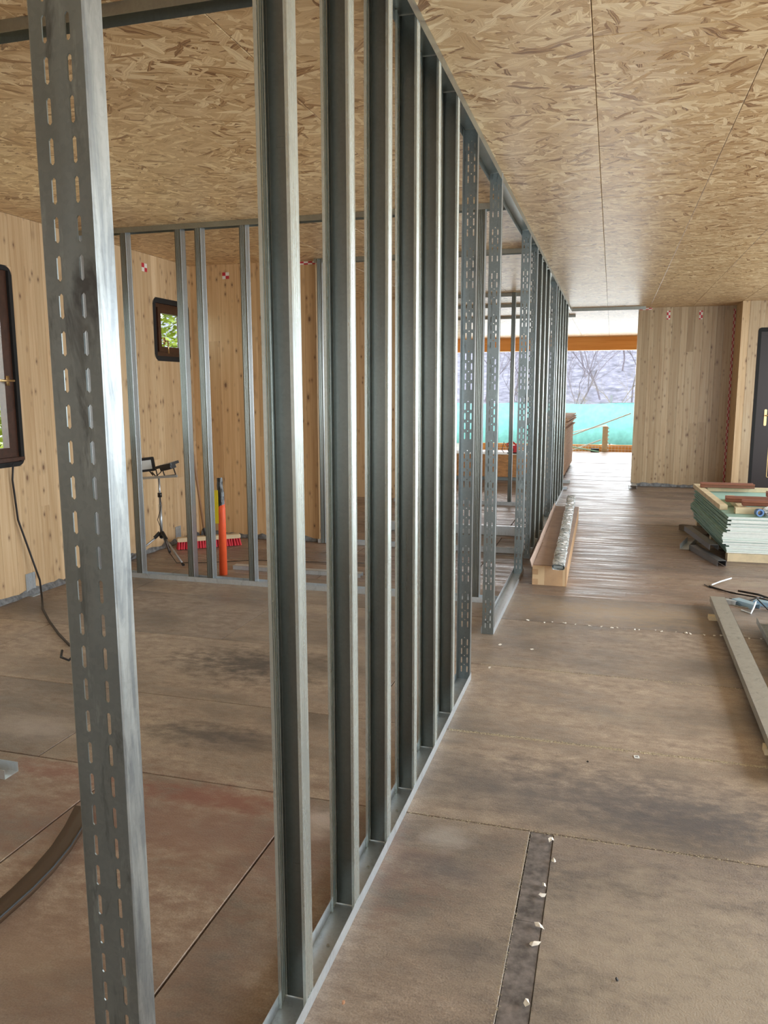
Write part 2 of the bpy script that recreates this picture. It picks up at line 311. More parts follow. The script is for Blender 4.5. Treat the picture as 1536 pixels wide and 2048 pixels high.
# ================================================================== mesh helpers
class MB:
    def __init__(s): s.v = []; s.f = []; s.m = []
    def quad(s, pts, mi=0):
        b = len(s.v); s.v += [tuple(p) for p in pts]; s.f.append(tuple(range(b, b+len(pts)))); s.m.append(mi); return s
    def box(s, x0, x1, y0, y1, z0, z1, mi=0, mats=None):
        b = len(s.v)
        s.v += [(x0, y0, z0), (x1, y0, z0), (x1, y1, z0), (x0, y1, z0), (x0, y0, z1), (x1, y0, z1), (x1, y1, z1), (x0, y1, z1)]
        fs = [(0, 3, 2, 1), (4, 5, 6, 7), (0, 1, 5, 4), (1, 2, 6, 5), (2, 3, 7, 6), (3, 0, 4, 7)]
        s.f += [tuple(b+i for i in f) for f in fs]; s.m += (mats or [mi]*6); return s
    def obox(s, p0, p1, w, h, mi=0, up=(0, 0, 1)):
        """bar from p0 to p1, width w, height h, centred"""
        p0, p1 = Vector(p0), Vector(p1); d = (p1-p0).normalized(); u = Vector(up)
        if abs(d.dot(u)) > 0.99: u = Vector((1, 0, 0))
        x = d.cross(u).normalized(); z = x.cross(d)
        b = len(s.v)
        for p in (p0, p1):
            for a, c in ((-1, -1), (1, -1), (1, 1), (-1, 1)): s.v.append(tuple(p + x*a*w/2 + z*c*h/2))
        for f in ((0, 3, 2, 1), (4, 5, 6, 7), (0, 1, 5, 4), (1, 2, 6, 5), (2, 3, 7, 6), (3, 0, 4, 7)): s.f.append(tuple(b+i for i in f)); s.m.append(mi)
        return s
    def tube(s, pts, r, n=8, mi=0, cap=True, r1=None):
        pts = [Vector(p) for p in pts]; b = len(s.v); K = len(pts)
        px = None
        for i, p in enumerate(pts):
            d = (pts[min(i+1, K-1)]-pts[max(i-1, 0)]).normalized()
            if px is None: px = d.cross(Vector((0, 0, 1)) if abs(d.z) < 0.9 else Vector((1, 0, 0))).normalized()
            else: px = (px - d*px.dot(d)).normalized()
            y = d.cross(px)
            rr = r if r1 is None else r + (r1-r)*i/max(1, K-1)
            for k in range(n):
                a = 2*PI*k/n; s.v.append(tuple(p + px*math.cos(a)*rr + y*math.sin(a)*rr))
        for i in range(K-1):
            for k in range(n):
                s.f.append((b+i*n+k, b+i*n+(k+1) % n, b+(i+1)*n+(k+1) % n, b+(i+1)*n+k)); s.m.append(mi)
        if cap:
            s.f.append(tuple(b+k for k in reversed(range(n)))); s.m.append(mi)
            s.f.append(tuple(b+(K-1)*n+k for k in range(n))); s.m.append(mi)
        return s
    def ribbon(s, poly, t, z0, z1, mi=0, axis='z'):
        """open sheet-metal section poly [(x,y)..] of thickness t extruded along axis"""
        P = [Vector(p) for p in poly]; K = len(P); off = []
        for i in range(K):
            a = (P[i]-P[i-1]).normalized() if i > 0 else None
            c = (P[i+1]-P[i]).normalized() if i < K-1 else None
            if a is None: n = Vector((-c.y, c.x)); k = 1
            elif c is None: n = Vector((-a.y, a.x)); k = 1
            else:
                n = Vector((-(a.y+c.y), a.x+c.x)).normalized(); k = 1/max(0.35, n.dot(Vector((-a.y, a.x))))
            off.append(P[i]+n*t*k)
        def V(p, z):
            return (p.x, p.y, z) if axis == 'z' else ((z, p.x, p.y) if axis == 'x' else (p.x, z, p.y))
        b = len(s.v)
        for z in (z0, z1):
            for p in P: s.v.append(V(p, z))
            for p in off: s.v.append(V(p, z))
        T = 2*K
        for i in range(K-1):
            s.f += [(b+i, b+i+1, b+T+i+1, b+T+i), (b+K+i+1, b+K+i, b+T+K+i, b+T+K+i+1), (b+i+1, b+i, b+K+i, b+K+i+1), (b+T+i, b+T+i+1, b+T+K+i+1, b+T+K+i)]
            s.m += [mi]*4
        s.f += [(b, b+T, b+T+K, b+K), (b+K-1, b+2*K-1, b+T+2*K-1, b+T+K-1)]; s.m += [mi]*2
        return s
    def prism(s, poly, z0, z1, mi=0, axis='z'):
        K = len(poly); b = len(s.v)
        def V(p, z): return (p[0], p[1], z) if axis == 'z' else ((z, p[0], p[1]) if axis == 'x' else (p[0], z, p[1]))
        for z in (z0, z1):
            for p in poly: s.v.append(V(p, z))
        for i in range(K): s.f.append((b+i, b+(i+1) % K, b+K+(i+1) % K, b+K+i)); s.m.append(mi)
        s.f.append(tuple(b+i for i in reversed(range(K)))); s.f.append(tuple(b+K+i for i in range(K))); s.m += [mi]*2
        return s
    def mesh(s, name, mats, smooth=False):
        me = bpy.data.meshes.new(name); me.from_pydata(s.v, [], s.f)
        if not isinstance(mats, (list, tuple)): mats = [mats]
        for m in mats: me.materials.append(m)
        me.polygons.foreach_set('material_index', s.m)
        if smooth: me.polygons.foreach_set('use_smooth', [True]*len(s.f))
        me.update(); return me
def link(name, me, parent=None, loc=(0, 0, 0), rot=(0, 0, 0)):
    o = bpy.data.objects.new(name, me); COL.objects.link(o); o.location = loc; o.rotation_euler = rot
    if parent is not None: o.parent = parent
    return o
def tag(o, label=None, cat=None, group=None, kind=None):
    if label: o['label'] = label
    if cat: o['category'] = cat
    if group: o['group'] = group
    if kind: o['kind'] = kind
    return o
def thing(name, label, cat, loc=(0, 0, 0), rz=0, group=None, rot=None):
    o = bpy.data.objects.new(name, None); o.empty_display_size = 0.1; COL.objects.link(o)
    o.location = loc; o.rotation_euler = rot or (0, 0, rz)
    return tag(o, label, cat, group)
def struct(o, label, cat): return tag(o, label, cat, None, 'structure')

H = 2.80; XR = -0.671; XL = XR-0.075
XW = -4.22                    # left wall face
XE = 3.70                     # right wall face (out of view)

# ================================================================== SETTING
# --- floor
fl = link('floor', MB().box(XW-0.2, XE+0.2, -3.0, 20.3, -0.25, -0.02).mesh('floor', DARK))
struct(fl, 'dusty brown board floor with joints, stains and dark patches', 'floor')
def panel_mesh(w, d, th=0.018, ch=0.002):
    b = MB(); b.v = [(0, 0, -th), (w, 0, -th), (w, d, -th), (0, d, -th), (0, 0, -ch), (w, 0, -ch), (w, d, -ch), (0, d, -ch), (ch, ch, 0), (w-ch, ch, 0), (w-ch, d-ch, 0), (ch, d-ch, 0)]
    b.f = [(0, 1, 5, 4), (1, 2, 6, 5), (2, 3, 7, 6), (3, 0, 4, 7), (4, 5, 9, 8), (5, 6, 10, 9), (6, 7, 11, 10), (7, 4, 8, 11), (8, 9, 10, 11)]; b.m = [0]*9
    return b
def fpanel(x0, x1, y0, y1, g=0.003, dz=0.0):
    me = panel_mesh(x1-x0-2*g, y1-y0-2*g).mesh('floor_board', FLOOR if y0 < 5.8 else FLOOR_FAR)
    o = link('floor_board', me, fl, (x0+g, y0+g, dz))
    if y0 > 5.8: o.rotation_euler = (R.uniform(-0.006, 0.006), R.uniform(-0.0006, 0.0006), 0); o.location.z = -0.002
    return o
xs = [XW, -3.56, -2.72, -1.89, -1.075, -0.213]
for i in range(len(xs)-1):
    fpanel(xs[i], xs[i+1], 0.2, 2.609, 0.0035, 0.0)
fpanel(-0.136, 1.10, 0.2, 2.609, 0.002); fpanel(1.10, 2.35, 0.2, 2.609); fpanel(2.35, XE, 0.2, 2.609)
for i in range(len(xs)-1): fpanel(xs[i], xs[i+1], -2.4, 0.2)
fpanel(-0.213, 1.10, -2.4, 0.2); fpanel(1.10, 2.35, -2.4, 0.2); fpanel(2.35, XE, -2.4, 0.2)
ys = [2.609, 3.355, 4.255, 5.18, 5.90, 6.44, 6.93, 7.51, 8.14, 8.72, 9.39, 9.97, 10.75, 11.34, 11.96, 12.58, 13.2, 13.85, 14.5, 15.15, 15.8, 16.45, 17.1, 17.75, 18.4, 19.05, 19.7, 20.3]
for j in range(len(ys)-1):
    cut = [XW, -3.56, -1.06, 1.44, XE] if j % 2 else [XW, -2.3, 1.9, XE]
    for i in range(len(cut)-1): fpanel(cut[i], cut[i+1], ys[j], ys[j+1], 0.0025 if j < 3 else 0.004)
# recessed dark felt strip in the floor
fs = MB()
nz = 5
for k in range(nz):
    y0 = 0.2+(2.607-0.2)*k/nz; y1 = 0.2+(2.607-0.2)*(k+1)/nz
    a = -0.2135+R.uniform(-0.0015, 0.0015); c = -0.1345-R.uniform(0, 0.0012)
    fs.box(a, c, y0, y1-0.002, -0.019, -0.003+R.uniform(-0.001, 0.001))
o = link('felt_strip', fs.mesh('felt_strip', FELT), fl); o['label'] = 'dark torn felt strip let into the floor'
# sawdust crumbs and paper scraps along the joints
def crumbs(name, n, fx, fy, s0, s1, m, parent):
    b = MB()
    for _ in range(n):
        x, y = fx(), fy(); s = R.uniform(s0, s1); h = s*R.uniform(0.3, 0.6); a = R.uniform(0, PI)
        ca, sa = math.cos(a)*s, math.sin(a)*s
        pts = [(x+ca, y+sa*0.7, 0.0002), (x-sa, y+ca*0.7, 0.0002), (x-ca, y-sa*0.6, 0.0002)]
        t = (x+R.uniform(-.3, .3)*s, y, h); k = len(b.v); b.v += pts+[t]
        b.f += [(k, k+1, k+3), (k+1, k+2, k+3), (k+2, k, k+3)]; b.m += [0]*3
    o = link(name, b.mesh(name, m), parent); o['kind'] = 'stuff'; return o
crumbs('sawdust', 2600, lambda: R.uniform(-0.66, 1.2), lambda: 3.352+R.gauss(0, 0.006), 0.0015, 0.005, CHIPS, fl)
crumbs('sawdust', 1000, lambda: R.uniform(-0.66, 1.2), lambda: 2.607+R.gauss(0, 0.007), 0.0015, 0.004, CHIPS, fl)
crumbs('sawdust', 900, lambda: R.uniform(-0.66, 1.0), lambda: 4.253+R.gauss(0, 0.006), 0.0015, 0.004, CHIPS, fl)
crumbs('sawdust', 900, lambda: -0.218+R.gauss(0, 0.004), lambda: R.uniform(1.2, 2.6), 0.001, 0.003, CHIPS, fl)
# --- ceiling
ce = link('ceiling', MB().box(XW-0.2, XE+0.2, -3.0, 20.3, H+0.02, H+0.25).mesh('ceiling', DARK))
struct(ce, 'ceiling of large OSB strand boards with fine straight joints', 'ceiling')
def cpanel(x0, x1, y0, y1):
    g = 0.0012
    me = panel_mesh(x1-x0-2*g, y1-y0-2*g).mesh('osb_panel', OSB)
    for v in me.vertices: v.co.z = -v.co.z
    me.flip_normals()
    link('osb_panel', me, ce, (x0+g, y0+g, H))
cx = [XW]+[-0.12+0.625*k for k in range(-6, 7) if XW < -0.12+0.625*k < XE]+[XE]
for i in range(len(cx)-1):
    s = 4.91 if cx[i] < -0.13 else 3.13
    if i % 2 and cx[i] < -0.8: s = 3.66
    if cx[i] > 0.6: s = 4.4
    yy = s-5*2.5
    cuts = [-2.9]+[yy+2.5*k for k in range(14) if -2.9 < yy+2.5*k < 20.2]+[20.3]
    for j in range(len(cuts)-1): cpanel(cx[i], cx[i+1], cuts[j], cuts[j+1])

# --- solid spruce walls, built of lamellas
def lam_wall(name, label, axis, pos, a0, a1, thick, holes=(), m=CLT, wmean=0.125, z0=0.0, zt=H):
    """axis 'x': wall face at x=pos running along y. axis 'y': face at y=pos running along x. thick may be negative"""
    lo, hi = sorted((pos+thick*0.12, pos+thick))
    bk = MB(); 
    def blk(b, s0, s1, p0, p1, za, zb):
        if axis == 'x': b.box(p0, p1, s0, s1, za, zb)
        else: b.box(s0, s1, p0, p1, za, zb)
    segs = [(a0, a1, z0, zt)]
    for (h0, h1, k0, k1) in holes:
        ns = []
        for (s0, s1, za, zb) in segs:
            if h1 <= s0 or h0 >= s1: ns.append((s0, s1, za, zb)); continue
            if h0 > s0: ns.append((s0, h0, za, zb))
            if h1 < s1: ns.append((h1, s1, za, zb))
            m0, m1 = max(s0, h0), min(s1, h1)
            if k0 > za+0.001: ns.append((m0, m1, za, k0))
            if k1 < zb-0.001: ns.append((m0, m1, k1, zb))
        segs = ns
    for s in segs: blk(bk, s[0], s[1], lo, hi, s[2], s[3])
    root = link(name, bk.mesh(name, m)); struct(root, label, 'wall')
    edges = [a0]; x = a0
    stops = sorted([h for hh in holes for h in hh[:2] if a0 < h < a1])
    while x < a1-0.001:
        x2 = min(x+R.choice((wmean*0.7, wmean, wmean, wmean*1.25)), a1)
        for st in stops:
            if x+0.004 < st < x2+0.03: x2 = st; break
        if a1-x2 < 0.03: x2 = a1
        edges.append(x2); x = x2
    pl, ph = sorted((pos, pos+thick*0.12))
    for i in range(len(edges)-1):
        e0, e1 = edges[i], edges[i+1]
        zs = [(z0, zt)]
        for (h0, h1, k0, k1) in holes:
            if e0 >= h0-0.001 and e1 <= h1+0.001: zs = [(z0, k0), (k1, zt)]
        for (za, zb) in zs:
            if zb-za < 0.01: continue
            parts = [(za, zb)]
            if zb-za > 1.5 and R.random() < 0.35:
                c = R.uniform(za+0.6, zb-0.6); parts = [(za, c), (c, zb)]
            for (p, q) in parts:
                L = e1-e0-0.0008; c = 0.0012; b = MB(); D = ph-pl
                sec = [(0, 0), (L, 0), (L, D-c), (L-c, D), (c, D), (0, D-c)]
                # section in (along, depth) with the show face at depth D
                K = len(sec); s = 1 if thick < 0 else -1
                for zz in (p, q-0.0004):
                    for (u, d) in sec:
                        off = (-D+d) if thick < 0 else (D-d)
                        b.v.append((off, u, zz) if axis == 'x' else (u, off, zz))
                for t in range(K): b.f.append((t, (t+1) % K, K+(t+1) % K, K+t)); b.m.append(0)
                b.f.append(tuple(reversed(range(K)))); b.f.append(tuple(range(K, 2*K))); b.m += [0, 0]
                me = b.mesh('plank', m)
                o = link('plank', me, root, (pos, e0, 0) if axis == 'x' else (e0, pos, 0))
                if m is CLT_FAR: o.rotation_euler = (0, 0, R.uniform(-0.014, 0.014)); o.location.y += 0.0015
    return root
WIN1 = (3.62, 4.875, 0.995, 2.43); WIN2 = (6.712, 7.37, 1.83, 2.42)
lam_wall('wall_left', 'pale knotty spruce wall on the left with two windows', 'x', XW, -2.9, 7.5, -0.10, (WIN1, WIN2), wmean=0.14)
lam_wall('wall_rear', 'knotty spruce cross wall at the back of the left room', 'y', 7.42, XW, -2.84, 0.10, m=CLT_REAR, wmean=0.16)
lam_wall('wall_beyond', 'spruce cross wall deeper in the building on the left', 'y', 10.75, XW, -2.9, 0.10, wmean=0.2)
lam_wall('wall_left_far', 'spruce outer wall continuing beyond the left rooms', 'x', XW, 7.52, 20.3, -0.10, ((11.5, 13.0, 0.9, 2.3), (15.0, 18.0, 0.6, 2.4)), wmean=0.3)
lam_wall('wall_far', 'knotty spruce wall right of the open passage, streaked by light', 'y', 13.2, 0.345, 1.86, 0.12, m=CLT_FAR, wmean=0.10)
lam_wall('wall_side_return', 'narrow brown return between the two far walls', 'x', 1.76, 12.6, 13.199, 0.10, m=CLT, wmean=0.3)
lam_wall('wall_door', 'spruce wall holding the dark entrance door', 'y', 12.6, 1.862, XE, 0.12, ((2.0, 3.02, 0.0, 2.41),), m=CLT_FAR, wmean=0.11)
lam_wall('wall_passage', 'spruce wall along the right of the far open room', 'x', 1.9, 13.33, 20.2, 0.10, wmean=0.3)
lam_wall('wall_right', 'spruce outer wall on the right with wide glazed openings', 'x', XE, -2.9, 12.6, 0.10, ((0.8, 6.0, 0.55, 2.45), (7.2, 11.6, 0.55, 2.45)), wmean=0.3)
lam_wall('wall_behind', 'spruce wall behind the viewer with a wide opening added for fill light', 'y', -2.9, XW, XE, -0.10, ((-1.9, 3.0, 0.7, 2.2),), wmean=0.3)  # unseen wall; its opening is made up to admit the rear fill
# torn bitumen strip at the wall feet
def skirt(name, pts_fn, n, label):
    b = MB(); K = n
    vs = []
    for i in range(K+1):
        p, nx, ny = pts_fn(i/K); h = R.uniform(0.028, 0.062); w = R.uniform(0.012, 0.035)
        vs.append([(p[0]+nx*w, p[1]+ny*w, 0.0005), (p[0]+nx*w*0.6, p[1]+ny*w*0.6, h*0.55), (p[0]+nx*0.003, p[1]+ny*0.003, h), (p[0]+nx*0.0005, p[1]+ny*0.0005, 0.0005)])
    for q in vs: b.v += q
    for i in range(K):
        for k in range(4): b.f.append((i*4+k, i*4+(k+1) % 4, (i+1)*4+(k+1) % 4, (i+1)*4+k)); b.m.append(0)
    b.f += [(0, 1, 2, 3), (K*4+3, K*4+2, K*4+1, K*4)]; b.m += [0, 0]
    o = link(name, b.mesh(name, BITUM)); return struct(o, label, 'baseboard')
skirt('baseboard_left', lambda t: ((XW, -1+8.4*t), 1, 0), 150, 'torn grey bitumen strip along the foot of the left wall')
skirt('baseboard_rear', lambda t: ((XW+0.03+1.33*t, 7.42), 0, -1), 30, 'dark ragged sealing strip at the foot of the rear wall')
skirt('baseboard_far', lambda t: ((0.35+1.38*t, 13.2), 0, -1), 24, 'dark sealing strip under the far spruce wall')

# ---- windows
def rrect(y0, y1, z0, z1, r, n=5):
    P = []
    for cx_, cz, a0 in ((y1-r, z1-r, 0), (y0+r, z1-r, 90), (y0+r, z0+r, 180), (y1-r, z0+r, 270)):
        for k in range(n+1):
            a = math.radians(a0+90*k/n); P.append((cx_+r*math.cos(a), cz+r*math.sin(a)))
    return P
def ring(b, outer, inner, p0, p1, axis, mi=0):
    K = len(outer); s = len(b.v)
    def V(q, p): return (p, q[0], q[1]) if axis == 'x' else (q[0], p, q[1])
    for poly, p in ((outer, p0), (inner, p0), (outer, p1), (inner, p1)):
        for q in poly: b.v.append(V(q, p))
    for i in range(K):
        j = (i+1) % K
        b.f += [(s+i, s+j, s+K+j, s+K+i), (s+2*K+j, s+2*K+i, s+3*K+i, s+3*K+j), (s+j, s+i, s+2*K+i, s+2*K+j), (s+K+i, s+K+j, s+3*K+j, s+3*K+i)]; b.m += [mi]*4
def rect4(y0, y1, z0, z1, n=5): return rrect(y0, y1, z0, z1, 0.0001, n)
def window(name, W, label, fr, hz, hy, fr_foam, sash=0.06):
    y0, y1, z0, z1 = W
    b = MB(); ring(b, rrect(y0-0.004, y1+0.004, z0-0.004, z1+0.004, 0.05), rect4(y0+fr_foam, y1-fr_foam, z0+fr_foam, z1-fr_foam), XW+0.002, XW-0.09, 'x')
    root = link(name, b.mesh(name, BLACK)); struct(root, label, 'window')
    cf = MB(); r = 0.055
    for cy, cz, sy_, sz_ in ((y1, z1, -1, -1), (y0, z1, 1, -1), (y0, z0, 1, 1), (y1, z0, -1, 1)):
        P_ = [(cy, cz)]+[(cy+sy_*(r-r*math.cos(math.radians(90*k/5))), cz+sz_*(r-r*math.sin(math.radians(90*k/5)))) for k in range(6)]
        cf.prism(P_, XW+0.0028, XW-0.05, axis='x')
    o = link('corner_fillet', cf.mesh('corner_fillet', CLT), root); o['kind'] = 'stuff'
    f = MB(); a = fr_foam-0.002
    ring(f, rect4(y0+a, y1-a, z0+a, z1-a), rect4(y0+a+fr, y1-a-fr, z0+a+fr, z1-a-fr), XW-0.02, XW-0.085, 'x')
    link('frame', f.mesh('frame', FRAME), root)
    a += fr-0.012
    s = MB(); ring(s, rect4(y0+a, y1-a, z0+a, z1-a), rect4(y0+a+sash, y1-a-sash, z0+a+sash, z1-a-sash), XW-0.004, XW-0.06, 'x')
    link('sash', s.mesh('sash', FRAME), root)
    a += sash-0.005
    link('pane', MB().box(XW-0.045, XW-0.041, y0+a, y1-a, z0+a, z1-a).mesh('pane', GLASS), root)
    h = MB(); h.box(XW-0.004, XW+0.004, hy-0.014, hy+0.014, hz-0.035, hz+0.035)
    h.tube([(XW+0.002, hy, hz), (XW+0.04, hy, hz)], 0.008, 8)
    return root, h
w1, h = window('window_1', WIN1, 'large dark brown framed window cut by the left edge', 0.06, 1.617, 4.765, 0.03)
h.tube([(XW+0.04, 4.785, 1.617), (XW+0.045, 4.64, 1.617)], 0.008, 8)
o = link('handle', h.mesh('handle', BRASS, True), w1); o['label'] = 'brass window handle'
link('glazing_bar', MB().box(XW-0.055, XW-0.036, 3.70, 4.72, 1.60, 1.625).mesh('glazing_bar', FRAME), w1)
w1b = MB().box(XW-0.05, XW+0.02, 3.68, 4.86, 1.035, 1.06); link('sill', w1b.mesh('sill', FRAME), w1)
w2, h = window('window_2', WIN2, 'small brown window with rounded black foam edge', 0.055, 2.02, 6.885, 0.045, 0.05)
h.tube([(XW+0.04, 6.885, 2.02), (XW+0.045, 6.885, 1.90)], 0.007, 8)
o = link('handle', h.mesh('handle', BRASS, True), w2); o['label'] = 'brass window handle'
# --- entrance door
d = MB(); ring(d, rrect(1.99, 3.03, -0.06, 2.42, 0.05), rect4(2.035, 2.985, 0.0, 2.36), 12.597, 12.70, 'y')
dr = link('door_1', d.mesh('door_1', BLACK)); struct(dr, 'dark brown entrance door with brass handle in black foam joint', 'door')
f = MB(); ring(f, rect4(2.035, 2.985, 0.0, 2.36), rect4(2.085, 2.935, 0.0, 2.31), 12.605, 12.69, 'y'); link('frame', f.mesh('frame', DOORM), dr)
link('leaf', MB().box(2.085, 2.935, 12.625, 12.675, 0.01, 2.31).mesh('leaf', DOORM), dr)
link('panel_moulding', MB().box(2.235, 2.245, 12.618, 12.627, 0.25, 1.0).box(2.235, 2.245, 12.618, 12.627, 1.25, 2.15).box(2.235, 2.80, 12.618, 12.627, 0.25, 0.26).box(2.235, 2.80, 12.618, 12.627, 2.14, 2.15).mesh('panel_moulding', BRASS), dr)
hp = MB(); hp.prism(rrect(2.150, 2.185, 1.01, 1.25, 0.015), 12.615, 12.626, axis='y'); hp.tube([(2.168, 12.62, 1.16), (2.168, 12.57, 1.16), (2.29, 12.565, 1.16)], 0.009, 8)
o = link('door_handle', hp.mesh('door_handle', BRASS), dr); o['label'] = 'brass lever handle on long plate'

# ================================================================== METAL FRAMING
T = 0.0009
def flange_poly(x, sgn, d=0.048, inward=-1):
    """ribbed flange from web corner (y=0) to lip at y=-d, ribs pressed in; inward = x direction towards the profile's inside"""
    P = [(x, 0.0)]
    for g in (0.0125, 0.0235, 0.0345):
        P += [(x, -g+0.0036), (x+inward*0.0022, -g+0.0012), (x+inward*0.0022, -g-0.0012), (x, -g-0.0036)]
    P += [(x, -d), (x+inward*0.007, -d)]
    return P
def stud_meshes(w, z0, z1, d=0.048, mw=None, mf=None):
    mw = mw or GALV; mf = mf or GALV_FL
    a = MB(); a.ribbon([(-w+0.0006, 0), (-w+0.006, 0), (-w+0.007, -0.0008), (-w+0.008, 0), (-0.008, 0), (-0.007, -0.0008), (-0.006, 0), (-0.0006, 0)], -T, z0, z1)
    web = a.mesh('web', mw)
    # H-shaped knockouts pressed in the web, every 60 cm
    k = MB()
    for zc in (0.38, 0.95, 1.52, 2.09, 2.6):
        if zc > z1-0.1: continue
        for sx in (-w*0.5-0.012, -w*0.5+0.012): k.box(sx-0.0005, sx+0.0005, -0.0016, -0.0006, zc-0.022, zc+0.022)
        k.box(-w*0.5-0.012, -w*0.5+0.012, -0.0016, -0.0006, zc-0.0006, zc+0.0006)
        k.box(-w*0.5-0.012, -w*0.5+0.012, -0.0016, -0.0006, zc-0.023, zc-0.022)
    ko = k.mesh('knockout', GALV)
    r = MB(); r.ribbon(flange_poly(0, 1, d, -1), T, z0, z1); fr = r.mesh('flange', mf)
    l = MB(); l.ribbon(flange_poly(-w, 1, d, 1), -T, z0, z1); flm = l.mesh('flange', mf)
    return web, ko, fr, flm
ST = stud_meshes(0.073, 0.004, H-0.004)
def stud(label, x, y, rz=0.0, lean=(0, 0), group=None, name='metal_stud', cat='stud', meshes=None, detail=True):
    t = thing(name, label, cat, (x, y, 0), rz, group)
    if lean != (0, 0): t.rotation_euler = (lean[0], lean[1], rz)
    me = meshes or ST
    link('web', me[0], t)
    if detail: link('knockout', me[1], t)['kind'] = 'stuff'
    link('flange', me[2], t); link('flange', me[3], t)
    return t
def perf_web(w, z0, z1, dots=True, groups=0, pitch=0.0502, sl=0.034, sw=0.0068, cols=(-0.29, 0.29)):
    """flat slotted web in the xz plane, x from -w to 0, two rows of long slots plus small round holes between"""
    b = MB(); t = 0.002
    e = 0.0025
    xsn = []
    cxs = [-w/2+c*w*0.72 for c in cols]
    mid = [-w/2] if dots else []
    columns = []          # (x0,x1,type)
    allc = sorted([(c, 's') for c in cxs]+[(c, 'd') for c in mid])
    x = -w+e
    for c, k in allc:
        hw = sw/2 if k == 's' else 0.003
        columns.append((x, c-hw, '')); columns.append((c-hw, c+hw, k)); x = c+hw
    columns.append((x, -e, ''))
    for (a, c, k) in columns:
        if not k:
            for yy, fl_ in ((0, 0), (t, 1)):
                q = [(a, yy, z0), (c, yy, z0), (c, yy, z1), (a, yy, z1)]
                b.quad(q if not fl_ else q[::-1])
            continue
        holes = []
        n = int((z1-z0-0.03)/pitch)
        for i in range(n):
            zc = z0+0.03+(i+0.5)*pitch
            if groups and i % groups == groups-1: continue
            if k == 's': holes.append((zc-sl/2, zc+sl/2))
            else: holes.append((zc+pitch/2-0.003, zc+pitch/2+0.003))
        z = z0; ch = (c-a)*0.33
        for (h0, h1) in holes+[(z1, None)]:
            for yy, fl_ in ((0, 0), (t, 1)):
                q = [(a, yy, z), (c, yy, z), (c, yy, h0), (a, yy, h0)]
                b.quad(q if not fl_ else q[::-1])
            if h1 is None: break
            oc = [(a+ch, h0), (c-ch, h0), (c, h0+ch*1.3), (c, h1-ch*1.3), (c-ch, h1), (a+ch, h1), (a, h1-ch*1.3), (a, h0+ch*1.3)]
            for i0, i1, cor in ((1, 2, (c, h0)), (3, 4, (c, h1)), (5, 6, (a, h1)), (7, 0, (a, h0))):
                p, q = oc[i0], oc[i1]
                for yy, fl_ in ((0, 0), (t, 1)):
                    tri = [(p[0], yy, p[1]), (cor[0], yy, cor[1]), (q[0], yy, q[1])]
                    b.quad(tri if not fl_ else tri[::-1])
            for i in range(8):
                p, q = oc[i], oc[(i+1) % 8]
                b.quad([(p[0], 0, p[1]), (p[0], t, p[1]), (q[0], t, q[1]), (q[0], 0, q[1])])
            z = h1
    for xx in (-w+e, -e): b.quad([(xx, 0, z0), (xx, t, z0), (xx, t, z1), (xx, 0, z1)])
    return b
def ua_meshes(w, d, dots, groups, back=False, z0=0.002, z1=H-0.003, dl=None):
    """heavy slotted U profile: web faces the camera at y=0, flanges run back (+y), or forward if back=True"""
    s = -1 if back else 1
    web = perf_web(w, z0, z1, dots, groups).mesh('slotted_web', GALV_UA)
    out = []
    for side in (0, 1):
        b = MB(); x = 0 if side == 0 else -w; i = -1 if side == 0 else 1
        P = [(x+i*0.0025, 0), (x+i*0.0012, s*0.0005), (x, s*0.0025), (x, s*(d if side == 0 or dl is None else dl))]
        b.ribbon(P, (0.002 if (side == 0) == (not back) else -0.002), z0, z1)
        out.append(b.mesh('flange', GALV_PF))
    if back:
        web.transform(Matrix.Translation((0, -0.002, 0)))
    return web, None, out[0], out[1]
def feet_plate(t, w, y):
    b = MB(); b.box(-w+0.004, -0.004, y, y+0.036, 0.003, 0.006).box(-w+0.004, -0.004, y, y+0.003, 0.003, 0.045)
    link('foot_bracket', b.mesh('foot_bracket', GALV_TR), t)
UA0 = ua_meshes(0.086, 0.040, False, 0, dl=0.014)
UA1 = ua_meshes(0.0735, 0.040, True, 5, back=True)
UA2 = ua_meshes(0.0735, 0.040, True, 5)
t = stud('slotted galvanized door post in the left foreground, largest and closest of all', XR, 0.938, meshes=UA0, name='slotted_post', cat='post', detail=False)
stud('slotted post ending the nearest run of studs, seen from its open side', XR, 4.0, meshes=UA1, name='slotted_post', cat='post', detail=False)
t = stud('free-ending slotted post at the near end of the sill track beyond the doorway', XR+0.004, 4.81, meshes=UA2, name='slotted_post', cat='post', detail=False); feet_plate(t, 0.073, 0.003)
t = stud('slotted post at the far end of the short sill track, behind the cardboard box', XR, 6.54, meshes=UA2, name='slotted_post', cat='post', detail=False); feet_plate(t, 0.073, 0.003)
stud('slotted post just past the far doorway, its foot shaded beside the box', XR, 7.17, meshes=UA2, name='slotted_post', cat='post', detail=False)
stud('distant dark slotted post among the last studs before the opening', XR, 9.66, meshes=UA2, name='slotted_post', cat='post', detail=False)
names = ['first', 'second', 'third', 'fourth', 'fifth', 'sixth']
sy = [1.660, 2.050, 2.410, 2.772, 3.130, 3.512]
tl = [-0.004, 0.010, 0.030, 0.0, -0.030, -0.036]
extra = ['widest and closest', 'standing behind the closest stud', 'leaning slightly forward at its foot', 'at mid run', 'thin bright edge, near the slotted one', 'last before the slotted post']
for i in range(6):
    a = math.atan2(tl[i], 2.8)
    o = stud('%s C-shaped galvanized stud of the near run, %s' % (names[i], extra[i]), XR-0.001, sy[i]-tl[i]/2, lean=(-a, 0), group=None)
